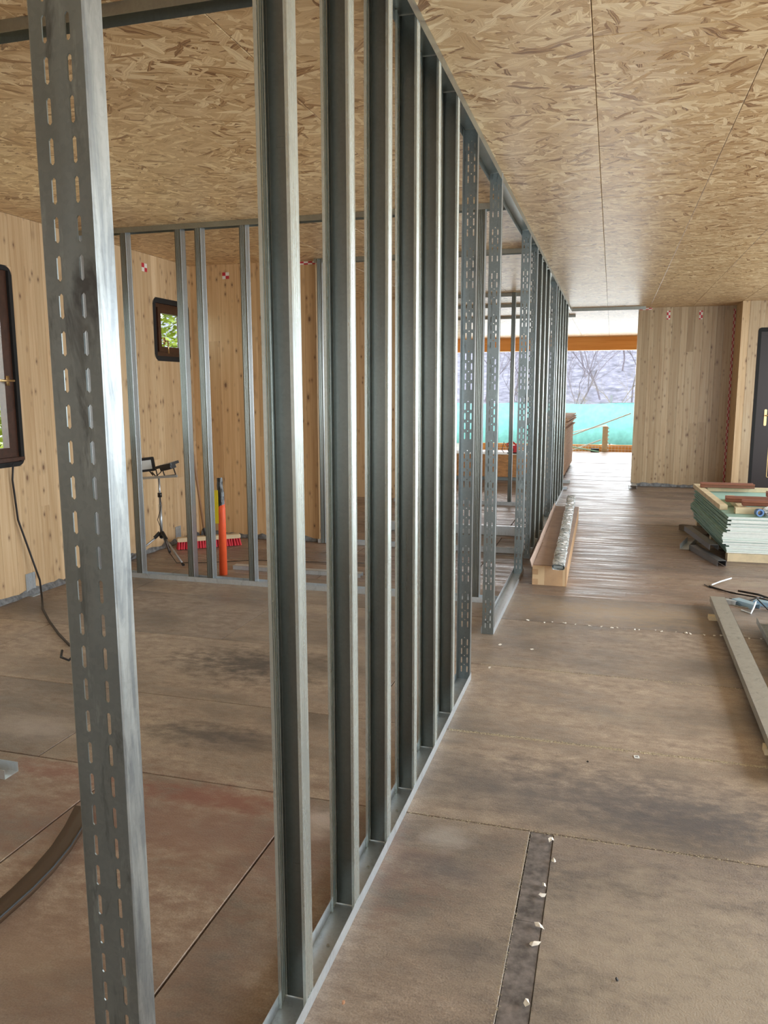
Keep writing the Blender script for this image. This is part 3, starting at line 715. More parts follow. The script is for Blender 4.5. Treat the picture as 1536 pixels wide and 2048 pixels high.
far = [(7.68, 'first plain stud behind the far slotted post pair'), (8.17, 'second plain stud behind the far slotted post pair'), (8.66, 'third plain stud in shade before the distant slotted post'),
       (10.02, 'thin stud right behind the distant slotted post'), (10.51, 'thin distant stud third from the end of the long partition'), (11.05, 'thin distant stud second from the end of the long partition'), (11.6, 'thin distant stud at the end of the long partition, against the bright opening'), (12.2, 'hardly visible stud at the very end of the long partition')]
for y, lb in far: stud(lb, XR-0.001, y, detail=False)

def track(name, label, cat, x0, x1, y0, y1, z, up=True, h=0.040, w=None, m=None, ends=None):
    """U track lying along x or y (the longer side)"""
    m = m or (GALV_TR if up else GALV_CT)
    L = 'y' if (y1-y0) > (x1-x0) else 'x'
    a0, a1 = (x0, x1) if L == 'y' else (y0, y1)
    s = 1 if up else -1
    zz = z+(0.0006 if up else -0.0006)
    b = MB()
    c = MB(); c.ribbon([(a0+0.0008, zz), (a1-0.0008, zz)], s*T, *((y0, y1) if L == 'y' else (x0, x1)), axis=L)
    t = thing(name, label, cat)
    link('web', c.mesh('web', m), t)
    for q, i in ((a0, 1), (a1, -1)):
        e = MB(); e.ribbon([(q, zz), (q, zz+s*h)], (-i*s*T), *((y0, y1) if L == 'y' else (x0, x1)), axis=L)
        link('flange', e.mesh('flange', m), t)
    return t
track('floor_track', 'long floor track carrying the near run of studs', 'track', XL-0.0015, XR+0.001, 0.3, 4.004, 0)
tt = track('floor_track', 'short dented sill track on the floor between two slotted posts', 'track', XL-0.0015, XR+0.005, 4.815, 6.60, 0)
track('floor_track', 'far floor track disappearing behind the cardboard box', 'track', XL-0.0015, XR+0.001, 7.165, 12.6, 0)
track('ceiling_track', 'long ceiling track running the whole corridor over the studs', 'track', XL-0.0015, XR+0.001, 0.3, 13.0, H, up=False)
# screws in floor tracks
for y, lb in ((1.86, 'nearest'), (2.24, 'second'), (2.60, 'third')):
    b = MB(); b.tube([(0, 0, 0), (0, 0, 0.004)], 0.005, 8); b.tube([(0, 0, 0.004), (0, 0, 0.0065)], 0.0032, 6)
    tag(link('screw', b.mesh('screw', DUSTY), None, (-0.705, y, 0.0016)), '%s screw in the bottom of the long floor track' % lb, 'screw')
# lateral partitions
track('ceiling_track', 'nearest cross ceiling track, upper left, meeting the long partition', 'track', XW+0.002, XL-0.003, 2.42, 2.495, H, up=False)
track('floor_track', 'grey end of a floor track at the left edge', 'track', XW+0.04, -2.285, 2.40, 2.475, 0)
track('ceiling_track', 'cross ceiling track above the thin studs of the left room', 'track', XW+0.002, XL-0.003, 5.54, 5.615, H, up=False)
track('floor_track', 'cross floor track under the thin studs of the left room', 'track', XW+0.04, XL-0.003, 5.54, 5.615, 0)
STL = stud_meshes(0.0735, 0.004, H-0.004, mw=GALV_CROSS, mf=GALV)
for x, lb in ((-4.12, 'stud against the left wall hidden behind the slotted foreground post'), (-3.70, 'leftmost visible thin stud of the cross partition, beside the work lamp'), (-3.218, 'thin stud right of the work lamp, in front of the small window'),
              (-3.048, 'thin stud just left of the orange tube'), (-2.676, 'thin stud right of the broom, nearest the long partition'), (-0.882, 'olive-tinted stud where the cross partition meets the corridor')):
    stud(lb, x, 5.541, -PI/2, detail=False, meshes=STL)
track('ceiling_track', 'ceiling track continuing the line of the rear wall', 'track', -2.83, XL-0.003, 7.35, 7.425, H, up=False)
track('floor_track', 'floor track continuing the line of the rear wall', 'track', -2.83, XL-0.003, 7.35, 7.425, 0)
stud('stud screwed to the free end of the rear wall', -2.748, 7.343, -PI/2, detail=False, meshes=STL)
track('ceiling_track', 'ceiling track of the deep partition with one free stud', 'track', -2.88, XL-0.003, 10.62, 10.695, H, up=False)
track('floor_track', 'floor track of the deep partition with one free stud', 'track', -2.88, XL-0.003, 10.45, 10.525, 0)
stud('lone thin stud in the deep partition, seen against the bright outdoors', -1.262, 10.56, -PI/2, detail=False, meshes=STL)
track('ceiling_track', 'dark ceiling track behind the lone thin stud', 'track', -2.88, XL-0.003, 12.02, 12.095, H, up=False)
track('ceiling_track', 'farthest grey ceiling track ending just inside the opening', 'track', -2.88, -0.655, 13.98, 14.055, H, up=False)
track('ceiling_track', 'ceiling track spanning the top of the open passage', 'track', XR+0.006, 0.44, 12.93, 13.005, H, up=False)
stud('bright thin stud seen deep between two slotted posts, left one', -1.99, 12.0, -PI/2, detail=False, meshes=STL)
stud('bright thin stud seen deep between two slotted posts, right one', -1.78, 12.0, -PI/2, detail=False, meshes=STL)
# loose profiles lying about
def uprofile(name, label, p, rz, L, w=0.075, h=0.04, flip=True, m=None, group=None, z=0.0, lip=0.0, slots=False, side=False):
    t = thing(name, label, 'profile', (p[0], p[1], z), rz, group)
    m = m or DUSTY; b = MB(); s = -1 if flip else 1; zz = h if flip else 0.0
    b.ribbon([(-w/2, zz), (w/2, zz)], s*T*1.4, 0, L, axis='y')
    link('web', b.mesh('web', m), t)
    for q, i in ((-w/2, 1), (w/2, -1)):
        e = MB(); P = [(q, zz), (q, zz+s*h)]
        if lip: P.append((q+i*lip, zz+s*h))
        e.ribbon(P, -i*s*T*1.4, 0, L, axis='y'); link('flange', e.mesh('flange', m), t)
    return t
a = math.atan2(0.80-0.815, 0.1)
uprofile('long_profile', 'long dull galvanized channel lying open side down on the right floor', (0.745, 3.2), math.radians(-0.9), 2.72, 0.10, 0.04, z=0.03)
for y_, lb in ((5.55, 'far'), (3.5, 'near')):
    tag(link('timber_block', MB().box(0.69, 0.80, y_-0.03, y_+0.03, 0, 0.029).mesh('timber_block', BATTEN)), '%s small block propping up the long channel' % lb, 'block')
uprofile('loose_profile', 'loose profile on the floor behind the thin studs, left room', (-1.95, 6.07), PI/2, 1.17, 0.075, 0.035, m=GALV_TR)
t = uprofile('loose_profile', 'wide profile lying on its edge behind the short sill track', (-0.85, 8.2), PI/2, 1.7, 0.10, 0.05, m=GALV_TR, z=0.0, flip=False); t.rotation_euler = (0, PI/2, PI/2); t.location = (-0.85, 8.25, 0.052)
uprofile('profile_offcut', 'short grey profile piece sticking out at the end of the partition', (-0.62, 13.3), PI/2, 0.4, 0.09, 0.05, m=GALV_TR)
uprofile('profile_offcut', 'second grey profile piece on the floor closer to the last stud', (-0.62, 12.45), PI/2, 0.3, 0.09, 0.04, m=GALV_TR)
uprofile('profile_offcut', 'small pale offcut standing at the foot of the far wall', (0.37, 12.80), 0, 0.28, 0.12, 0.05, m=GALV_TR)
# stack of slotted profiles on the right edge
pr = ua_meshes(0.075, 0.04, True, 5, z0=0, z1=2.4)
def lying_ua(label, x, y, z, rz):
    t = thing('slotted_profile', label, 'profile', (x, y, z))
    t.rotation_euler = (math.radians(90), 0, rz)
    for nme, me in (('slotted_web', pr[0]), ('flange', pr[2]), ('flange', pr[3])):
        link(nme, me, t)
    return t
t = lying_ua('slotted channel lying open side up at the right edge', 1.03, 5.35, 0.05, math.radians(-2)); t.rotation_euler = (math.radians(90), 0, math.radians(-1.5))
t = lying_ua('second slotted channel beside it at the very right edge', 1.125, 5.45, 0.05, math.radians(-2)); t.rotation_euler = (math.radians(90), 0, math.radians(-1.5))
uprofile('loose_profile', 'channel lying under the slotted ones at the right edge', (1.0, 2.9), math.radians(-1.5), 2.3, 0.075, 0.045, m=DUSTY)
uprofile('loose_profile', 'second channel lying under the slotted ones', (1.1, 2.95), math.radians(-1.5), 2.3, 0.075, 0.045, m=DUSTY)

# ================================================================== STEEL ANGLES on the wall feet
def angle(x, y, lab, flip=1):
    t = thing('angle_bracket', lab, 'bracket', (x, y, 0))
    b = MB(); b.box(0.0, 0.004, -0.05, 0.05, 0.0, 0.17).box(0.004, 0.06, -0.05, 0.05, 0.0, 0.004); link('plate', b.mesh('plate', GALV_TR), t)
    s = MB()
    for i in range(3):
        for k in range(3): s.tube([(0.004, -0.03+0.03*i, 0.06+0.04*k), (0.007, -0.03+0.03*i, 0.06+0.04*k)], 0.005, 6)
    link('nails', s.mesh('nails', simple('nail_heads', (0.75, 0.78, 0.8), 0.3, 0.9)), t)
angle(XW+0.004, 4.84, 'perforated steel angle at the foot of the left wall near the cable')
angle(XW+0.004, 6.98, 'perforated steel angle in the left wall corner by the broom')

# ================================================================== TAPE MARKS
def sticker(label, x, y, z, w, h, axis, m=REDWHITE):
    b = MB()
    if axis == 'x': b.box(0, 0.0006, -w/2, w/2, -h/2, h/2)
    else: b.box(-w/2, w/2, -0.0006, 0, -h/2, h/2)
    return tag(link('marking_tape', b.mesh('marking_tape', m), None, (x, y, z)), label, 'tape')
sticker('red and white tape mark high on the left wall above the small window', XW+0.0012, 6.60, 2.672, 0.09, 0.075, 'x')
sticker('red and white tape mark high on the rear wall', -3.81, 7.4188, 2.69, 0.075, 0.065, 'y')
sticker('checked red and white tape under the ceiling at the end of the rear wall', -2.96, 7.4188, 2.775, 0.24, 0.03, 'y')
sticker('short checked tape at the top left corner of the far wall', 0.45, 13.1988, 2.782, 0.19, 0.025, 'y')
sticker('left upright checked tape mark at the top of the far wall', 0.79, 13.1988, 2.68, 0.05, 0.13, 'y')
sticker('right upright checked tape mark at the top of the far wall', 1.26, 13.1988, 2.67, 0.05, 0.13, 'y')
sticker('long vertical dark red checked tape in the far wall corner', 1.738, 13.1988, 1.42, 0.03, 2.66, 'y', REDWHITE_B)

# ================================================================== WORK LAMP
t = thing('work_lamp', 'twin black floodlight work lamp on a steel tripod in the left room', 'lamp', (-3.98, 6.3, 0))
link('pole', MB().tube([(0, 0, 0.18), (0, 0, 0.50)], 0.014, 12).tube([(0, 0, 0.5), (0, 0, 0.76)], 0.010, 12).mesh('pole', STEEL, True), t)
link('collar', MB().tube([(0, 0, 0.57), (0, 0, 0.61)], 0.02, 10).tube([(0, 0, 0.19), (0, 0, 0.24)], 0.022, 10).mesh('collar', BLKP, True), t)
link('crossbar', MB().obox((-0.22, -0.02, 0.738), (0.19, 0.0, 0.772), 0.02, 0.022).mesh('crossbar', STEEL), t)
for px, py in ((0.36, -0.25), (-0.06, 0.22), (-0.22, -0.2)):
    l = link('leg', MB().tube([(px*0.08, py*0.08, 0.215), (px, py, 0.012)], 0.009, 8).mesh('leg', STEEL, True), t)
    link('rubber_foot', MB().tube([(px*0.97, py*0.97, 0.016), (px*1.03, py*1.03, 0.006)], 0.013, 8).mesh('rubber_foot', BLKP), l)
    link('leg_joint', MB().tube([(px*0.05, py*0.05, 0.24), (px*0.22, py*0.22, 0.19)], 0.017, 8).mesh('leg_joint', BLKP), l)
def flood(parent, c, rot, facing=True):
    M_ = Matrix.Translation(c) @ rot
    def tr(me): me.transform(M_); return me
    b = MB(); b.prism(rrect(-0.095, 0.095, -0.065, 0.065, 0.012, 2), -0.012, 0.012, axis='y')
    b.prism(rrect(-0.065, 0.065, -0.042, 0.042, 0.01, 2), 0.012, 0.035, axis='y')
    for k in range(9): b.box(-0.06+0.015*k, -0.056+0.015*k, 0.034, 0.045, -0.038, 0.038)
    h = link('flood_head', tr(b.mesh('flood_head', BLKP)), parent)
    link('glass', tr(MB().box(-0.068, 0.068, -0.0145, -0.0125, -0.042, 0.042).mesh('glass', LAMPG)), h)
    return h
h1 = flood(t, (-0.135, -0.02, 0.868), Matrix.Rotation(math.radians(24), 4, 'Z') @ Matrix.Rotation(math.radians(-6), 4, 'Y') @ Matrix.Rotation(math.radians(8), 4, 'X'))
h2 = flood(t, (0.09, 0.0, 0.872), Matrix.Rotation(math.radians(-8), 4, 'Z') @ Matrix.Rotation(math.radians(-13), 4, 'Y') @ Matrix.Rotation(math.radians(-82), 4, 'X'))
br = MB()
for p, q in (((-0.07, 0, 0.80), (-0.03, 0, 0.76)), ((-0.03, -0.0, 0.84), (-0.015, 0, 0.765)), ((0.035, 0, 0.85), (0.06, 0, 0.77)), ((0.145, 0, 0.88), (0.175, 0, 0.785)), ((0.06, 0, 0.77), (0.175, 0, 0.785)), ((-0.03, 0, 0.76), (0.02, 0, 0.80)), ((0.02, 0, 0.8), (0.04, 0, 0.83)), ((-0.10, 0, 0.815), (-0.06, 0, 0.77))):
    br.obox(p, q, 0.014, 0.005)
link('lamp_bracket', br.mesh('lamp_bracket', BLKP), t)
link('lamp_cable', MB().tube([(0.012, -0.02, 0.60), (0.03, -0.03, 0.52), (0.01, -0.025, 0.44), (-0.02, -0.025, 0.36), (0.01, -0.02, 0.28), (0.06, -0.05, 0.2), (0.14, -0.12, 0.09), (0.28, -0.22, 0.012), (0.5, -0.12, 0.006), (0.9, 0.1, 0.006), (1.3, 0.15, 0.006), (1.9, 0.25, 0.006)], 0.0032, 6).mesh('lamp_cable', CABLE, True), t)

# ================================================================== BROOM, ORANGE TUBE
t = thing('broom', 'push broom with red bristles lying against the rear wall corner', 'broom', (-3.80, 6.86, 0), math.radians(40))
t.rotation_euler = (0, 0, math.radians(38))
link('brush_block', MB().prism(rrect(-0.31, 0.31, 0.075, 0.115, 0.01, 2), -0.035, 0.035, axis='y').mesh('brush_block', BWOOD), t)
bb = MB()
for i in range(24):
    for k in range(4):
        x = -0.295+0.0256*i; y = -0.026+0.017*k
        bb.tube([(x, y, 0.076), (x*1.03+R.uniform(-.006, .006), y*1.5+R.uniform(-.006, .006), 0.002)], 0.0085, 5, r1=0.012)
o = link('bristles', bb.mesh('bristles', RED), t); o['kind'] = 'stuff'
link('socket', MB().tube([(-0.02, 0, 0.11), (-0.045, 0.02, 0.19)], 0.018, 8).mesh('socket', BLKP), t)
link('stick', MB().tube([(-0.04, 0.02, 0.16), (-0.09, 0.12, 0.78), (-0.14, 0.20, 1.30)], 0.0125, 8).mesh('stick', STICK, True), t)
t = thing('orange_tube', 'upright orange tube wrapped in black film at its top, behind the thin studs', 'tube', (-3.105, 5.83, 0))
link('tube_body', MB().tube([(0, 0, 0.0), (-0.005, 0.02, 0.55), (-0.02, 0.05, 0.66)], 0.034, 18, r1=0.026).mesh('tube_body', ORANGE, True), t)
pf = MB(); pts = []
for k in range(9): pts.append((-0.012-0.02*k/8+R.uniform(-.003, .003), 0.03+0.02*k/8, 0.57+0.25*k/8))
pf.tube(pts, 0.031, 12, r1=0.024)
link('film_wrap', pf.mesh('film_wrap', BLKFILM), t)
link('yellow_flag', MB().obox((-0.045, -0.01, 0.44), (-0.052, 0.0, 0.72), 0.05, 0.004, up=(0, 1, 0)).mesh('yellow_flag', YELLOW), t)

# ================================================================== CABLES
tag(link('power_cable', MB().tube([(-4.17, 4.70, 1.02), (-4.195, 4.71, 0.90), (-4.19, 4.73, 0.6), (-4.17, 4.80, 0.35), (-4.13, 4.84, 0.12), (-4.02, 4.72, 0.02), (-3.85, 4.52, 0.006), (-3.6, 4.28, 0.006), (-3.35, 4.06, 0.006), (-3.15, 3.90, 0.006), (-3.0, 3.78, 0.02), (-2.93, 3.70, 0.04), (-2.93, 3.62, 0.02), (-2.99, 3.63, 0.03), (-3.02, 3.68, 0.05)], 0.0075, 7).mesh('power_cable', CABLE, True)),
    'black cable hanging from the left window down onto the floor', 'cable')
# brown shade on the near left floor, shaped as a curled strip with dark edge
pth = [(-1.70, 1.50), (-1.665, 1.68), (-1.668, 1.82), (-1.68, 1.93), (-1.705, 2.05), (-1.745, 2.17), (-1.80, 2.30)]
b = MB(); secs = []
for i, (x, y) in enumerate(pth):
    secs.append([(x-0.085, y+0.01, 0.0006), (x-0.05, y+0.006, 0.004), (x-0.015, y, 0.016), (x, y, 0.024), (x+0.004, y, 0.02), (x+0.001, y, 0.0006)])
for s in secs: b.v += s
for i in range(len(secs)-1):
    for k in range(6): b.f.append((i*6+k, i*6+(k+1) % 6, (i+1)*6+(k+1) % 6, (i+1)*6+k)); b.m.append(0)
tt = thing('shade_strip', 'bowed dark edge on the floor with brown shade shaped as a strip, lower left', 'strip')
link('shade_body', b.mesh('shade_body', simple('brown_shade', (0.075, 0.042, 0.022), 0.55), True), tt)
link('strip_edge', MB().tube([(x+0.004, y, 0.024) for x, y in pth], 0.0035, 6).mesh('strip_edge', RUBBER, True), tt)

# ================================================================== CARDBOARD BOX WITH WRAPPED PROFILES
t = thing('cardboard_box', 'long open brown cardboard box beside the partition in the corridor', 'box')
bx0, bx1, by0, by1, bz = -0.556, -0.288, 6.19, 9.5, 0.16
k = 0.04
def skew(x, y): return x-0.012*(y-by0)
b = MB()
P = lambda x, y, z: (skew(x, y), y, z)
c8 = [P(bx0, by0, 0.001), P(bx1, by0, 0.001), P(bx1, by1, 0.001), P(bx0, by1, 0.001), P(bx0, by0, bz), P(bx1, by0, bz), P(bx1, by1, bz), P(bx0, by1, bz)]
b.v = c8; b.f = [(0, 3, 2, 1), (4, 5, 6, 7), (0, 1, 5, 4), (1, 2, 6, 5), (2, 3, 7, 6), (3, 0, 4, 7)]; b.m = [0, 1, 0, 0, 0, 0]
link('box_body', b.mesh('box_body', [CARD, CARDG]), t)
fl_ = MB()
n = 14; L = []
for i in range(n+1):
    y = by0-0.06+(by1-by0)*i/n; x = skew(bx0, y)
    L.append([(x+0.004, y, bz+0.001), (x-0.012+R.uniform(-.004, .004), y, bz+0.05+R.uniform(-.006, .006)), (x-0.016, y, bz+0.05), (x-0.001, y, bz-0.004)])
for q in L: fl_.v += q
for i in range(n):
    for k_ in range(4): fl_.f.append((i*4+k_, i*4+(k_+1) % 4, (i+1)*4+(k_+1) % 4, (i+1)*4+k_)); fl_.m.append(0)
fl_.f += [(0, 1, 2, 3), (n*4+3, n*4+2, n*4+1, n*4)]; fl_.m += [0, 0]
link('flap', fl_.mesh('flap', CARDG), t)
f2 = MB().box(bx0+0.004, bx1-0.06, by0+0.02, by0+0.95, bz+0.001, bz+0.005); link('top_flap', f2.mesh('top_flap', CARDG), t)
f2 = MB().box(bx0-0.01, bx1-0.07, by0+0.96, by0+2.1, bz+0.001, bz+0.004); link('top_flap', f2.mesh('top_flap', CARDG), t)
link('packing_tape', MB().box(bx0+0.045, bx0+0.095, by0-0.0008, by0, 0.004, 0.157).box(bx0+0.001, bx0+0.045, by0-0.0008, by0, 0.05, 0.085).box(bx0+0.001, bx0+0.045, by0-0.0008, by0, 0.13, 0.157).box(bx1-0.03, bx1-0.012, by0-0.0008, by0, 0.004, 0.15).mesh('packing_tape', TAPE), t)
# wrapped bundle
t = thing('wrapped_bundle', 'bundle of metal profiles wrapped in crinkled clear film on the cardboard box', 'bundle')
b = MB(); K = 240; n = 12
for i in range(K+1):
    f = i/K; y = 6.02+3.75*f; x = -0.345-0.085*f; w = 0.046+R.uniform(-.003, .004)+0.002*(-1)**i; h = 0.021+R.uniform(-.003, .003)+0.0025*(-1)**i; zc = bz+0.032+0.02*f
    if f > 0.94: zc += 0.02; h += 0.008
    for k_ in range(n):
        a_ = 2*PI*k_/n; ca, sa = math.cos(a_), math.sin(a_)
        sx = (abs(ca)**0.5)*(1 if ca > 0 else -1); sz = (abs(sa)**0.5)*(1 if sa > 0 else -1)
        b.v.append((x+w*sx+R.uniform(-.003, .003), y+R.uniform(-.004, .004), max(bz+0.006, zc+h*sz+R.uniform(-.003, .003))))
for i in range(K):
    for k_ in range(n): b.f.append((i*n+k_, i*n+(k_+1) % n, (i+1)*n+(k_+1) % n, (i+1)*n+k_)); b.m.append(0)
b.f.append(tuple(K*n+k_ for k_ in range(n))); b.m.append(0)
link('film_wrap', b.mesh('film_wrap', FILM, True), t)
link('profile_end', MB().box(-0.383, -0.307, 6.03, 6.30, bz+0.020, bz+0.044).mesh('profile_end', GREYP), t)

# ================================================================== PLASTERBOARD STACK
ORD = 'first second third fourth fifth sixth seventh eighth ninth tenth eleventh twelfth thirteenth fourteenth fifteenth sixteenth seventeenth eighteenth nineteenth twentieth twenty-first twenty-second twenty-third twenty-fourth twenty-fifth'.split()
SX, SY, SR = 1.055, 7.53, math.radians(2.5)
bw, bl = 1.25, 2.0
bd = MB().box(0, bw, 0, bl, 0, 0.0125, mats=[0, 0, 1, 2, 1, 2]).mesh('board', [GREENP, WHITEE, GREENE])
z = 0.082; nb = 25
# bottom batten frame
for i, (px, w_) in enumerate(((0.0, 0.0),)):
    pass
for i, (y0, lb) in enumerate(((0.0, 'front bearer timber under the plasterboard stack'), (0.9, 'middle bearer timber under the plasterboard stack'), (1.86, 'rear bearer timber under the plasterboard stack'))):
    o = tag(link('bearer_timber', MB().box(0.01, bw, y0, y0+0.1, 0.0, 0.078).mesh('bearer_timber', BATTEN), None, (SX, SY, 0), (0, 0, SR)), lb, 'timber')
for i in range(nb):
    f = i/(nb-1)
    dx = 0.03*math.sin(f*PI)*-0.5+R.uniform(-0.007, 0.007) - (0.03 if 5 < i < 14 else 0) + (0.0 if i < nb-2 else -0.01)
    if i in (4, 15, 19, 22): dx += 0.03
    dy = R.uniform(-0.015, 0.012)
    o = link('plasterboard', bd, None, (SX+dx, SY+dy, z), (0, 0, SR+R.uniform(-.006, .006)))
    if i == nb-1: tag(o, 'topmost green plasterboard, under the battens and brown profiles', 'board')
    elif i == 0: tag(o, 'lowest green plasterboard, resting on the bearer timbers', 'board')
    else: tag(o, 'green plasterboard with white edge, %s from the top of the stack' % ORD[nb-1-i], 'board', 'plasterboards inside the stack')
    z += 0.0125+R.uniform(0.0002, 0.0012)
ZT = z+0.0005
Rz = Matrix.Rotation(SR, 4, 'Z')
def onstack(name, bm, m, label, cat, loc, rz=0, smooth=False):
    o = link(name, bm.mesh(name, m, smooth)); v = Rz @ Vector(loc); o.location = (SX+v.x, SY+v.y, ZT+loc[2]); o.rotation_euler = (0, 0, SR+rz)
    if label: tag(o, label, cat)
    return o
onstack('batten', MB().box(0, 0.07, 0, 1.75, 0, 0.045), BATTEN, 'pale batten along the left edge on top of the plasterboards', 'batten', (-0.01, 0.42, 0))
onstack('batten', MB().box(0, 1.0, 0, 0.07, 0, 0.055), BATTEN, 'pale cross batten at the front on top of the plasterboards', 'batten', (0.09, 0.20, 0))
onstack('batten', MB().box(0, 0.07, 0, 0.9, 0, 0.045), BATTEN, 'short pale batten pointing back in the middle of the stack top', 'batten', (0.14, 0.30, 0), math.radians(-3))
onstack('batten', MB().box(0, 1.0, 0, 0.07, 0, 0.045), BATTEN, 'pale cross batten at the back of the stack top', 'batten', (0.10, 1.85, 0))
onstack('batten', MB().box(0, 0.07, 0, 1.1, 0, 0.045), BATTEN, 'pale batten at the right picture edge on the stack', 'batten', (0.46, 0.34, 0), math.radians(-14))
def gutter(L, w=0.12, h=0.045):
    b = MB(); b.ribbon([(0.012, h-0.016), (0, h-0.008), (0.004, h), (0.012, 0.004), (0.02, 0), (w-0.02, 0), (w-0.012, 0.004), (w-0.004, h), (w, h-0.008), (w-0.012, h-0.016)], 0.0025, 0, L, axis='x'); return b
for (lx, ly, lz, L_, rz, lb) in ((0.02, 1.78, 0.047, 0.55, -2, 'rear brown coated profile lying across the battens'), (0.08, 0.62, 0.047, 1.0, -4, 'middle brown coated profile on the battens'), (0.17, 0.30, 0.058, 0.9, -4, 'front brown coated profile on the battens'), (0.50, 0.85, 0.075, 0.7, -3, 'right brown coated profile overlapping the others at the picture edge')):
    onstack('coated_profile', gutter(L_), TERRA, lb, 'profile', (lx, ly, lz), math.radians(rz))
# tape roll + crumpled film
rb = MB(); K = 20
for i in range(K):
    a_ = 2*PI*i/K
    for rr, yy in ((0.034, 0), (0.034, 0.05), (0.021, 0.05), (0.021, 0)): rb.v.append((rr*math.cos(a_), yy, 0.034+rr*math.sin(a_)))
for i in range(K):
    j = (i+1) % K
    for k_ in range(4): rb.f.append((i*4+k_, j*4+k_, j*4+(k_+1) % 4, i*4+(k_+1) % 4)); rb.m.append(0)
onstack('tape_roll', rb, BLUE, 'blue roll of tape at the front edge of the stack', 'tape roll', (0.27, 0.06, 0), math.radians(10))
def blob(r, sx, sy, sz, n=18, m_=12, jit=0.25):
    b = MB()
    for i in range(m_+1):
        th = PI*i/m_
        for k_ in range(n):
            ph = 2*PI*k_/n; q = r*(1+R.uniform(-jit, jit))
            b.v.append((q*sx*math.sin(th)*math.cos(ph), q*sy*math.sin(th)*math.sin(ph), max(0.0, r*sz*0.8+q*sz*math.cos(th))))
    for i in range(m_):
        for k_ in range(n): b.f.append((i*n+k_, (i+1)*n+k_, (i+1)*n+(k_+1) % n, i*n+(k_+1) % n)); b.m.append(0)
    return b
onstack('crumpled_film', blob(0.07, 1.35, 1.0, 0.85), FILM, 'crumpled clear plastic film ball on the stack front', 'plastic film', (0.40, 0.10, 0))

# metal offcuts left of the stack
uprofile('profile_offcut', 'dark topped profile offcut leaning on the left side of the plasterboard stack', (0.955, 7.60), math.radians(8), 1.0, 0.075, 0.05, z=0.085, m=galvanised('dark_galv', (0.22, 0.23, 0.25), 0.45))
uprofile('profile_offcut', 'shiny profile offcut under the dark topped one', (0.74, 8.0), math.radians(-14), 0.45, 0.09, 0.05, m=GALV_TR, flip=False)
uprofile('profile_offcut', 'lowest profile offcut at the near left corner of the stack', (0.99, 7.30), math.radians(14), 0.72, 0.075, 0.05, m=galvanised('dark_galv2', (0.25, 0.26, 0.28), 0.45))
tag(link('block', MB().box(-0.17, 0.17, -0.035, 0.035, 0, 0.06).mesh('block', simple('grey_wood', (0.17, 0.14, 0.11), 0.8)), None, (0.93, 9.05, 0), (0, 0, math.radians(-35))), 'grey wooden stick on the floor left of the stack', 'timber')

# scraps on the floor in front of the stack
def bent(name, label, pts, r, m, cat='scrap'):
    return tag(link(name, MB().tube(pts, r, 5).mesh(name, m)), label, cat)
bent('black_strap', 'longest black strap scrap on the floor', [(0.80, 6.50, 0.006), (0.93, 6.30, 0.012), (1.08, 6.14, 0.03), (1.2, 6.1, 0.012)], 0.006, CABLE)
bent('black_strap', 'bent black strap scrap beside the end of the long channel', [(0.90, 6.13, 0.008), (0.98, 6.02, 0.012), (1.08, 6.10, 0.035), (1.17, 6.22, 0.012)], 0.005, CABLE)
bent('black_strap', 'short black strap scrap at the right edge', [(1.07, 6.02, 0.045), (1.12, 5.86, 0.008), (1.20, 5.88, 0.006)], 0.005, CABLE)
bent('black_strap', 'loop of black strap farthest back among the scraps', [(0.77, 6.55, 0.004), (0.80, 6.47, 0.003), (0.86, 6.42, 0.003), (0.97, 6.33, 0.004)], 0.0035, CABLE)
bent('black_strap', 'thick black strap end over the blue offcut', [(0.98, 6.28, 0.035), (1.10, 6.16, 0.045), (1.22, 6.10, 0.02)], 0.008, CABLE)
bent('wire_piece', 'white bent wire standing out at the back of the scraps', [(0.82, 6.52, 0.012), (0.90, 6.62, 0.022), (0.99, 6.72, 0.03)], 0.006, WHITEB)
bent('wire_piece', 'white bent wire lying in front of the blue offcut', [(0.94, 5.84, 0.004), (0.99, 5.76, 0.005), (1.015, 5.82, 0.03), (1.04, 5.90, 0.055)], 0.006, WHITEB)
bent('wire_piece', 'grey wire beside the channel end', [(0.86, 6.0, 0.003), (0.95, 5.93, 0.003), (1.02, 5.90, 0.003)], 0.004, DUSTY)
uprofile('blue_offcut', 'blue coated channel offcut among the scraps', (1.045, 5.90), math.radians(38), 0.19, 0.07, 0.035, m=BLUEM)
uprofile('blue_offcut', 'second blue coated offcut at the right edge', (1.20, 5.98), math.radians(60), 0.16, 0.07, 0.03, m=BLUEM)
uprofile('silver_offcut', 'small silver offcut next to the channel end', (0.93, 5.98), math.radians(60), 0.09, 0.05, 0.03, m=GALV_TR)

# paper scraps along the joint and felt strip
def scrap(label, x, y, s, m=PAPER, h=0.006, group=None, rot=None, name='paper_scrap'):
    b = MB(); n = 6; ring_ = []
    for i in range(n):
        a_ = 2*PI*i/n; q = s*R.uniform(0.55, 1.1); ring_.append((q*math.cos(a_)*1.3, q*math.sin(a_)*0.8, R.uniform(0.0005, h)))
    b.v = ring_+[(x_, y_, z_+0.0012) for x_, y_, z_ in ring_]+[(0, 0, h*0.9), (0, 0, h*0.9+0.0012)]
    for i in range(n):
        j = (i+1) % n
        b.f += [(i, j, n+j, n+i), (j, i, 2*n), (n+i, n+j, 2*n+1)]; b.m += [0]*3
    o = link(name, b.mesh(name, m), None, (x, y, 0.0005), (0, 0, rot if rot is not None else R.uniform(0, 6)))
    return tag(o, label, 'scrap', group)
for i in range(24):
    x = -0.5+1.55*(i+R.random())/24; scrap('torn white paper scrap along the fourth floor joint', x, 5.165+R.uniform(-.012, .02), R.uniform(0.004, 0.014), h=0.008, group='paper scraps along the floor joint')
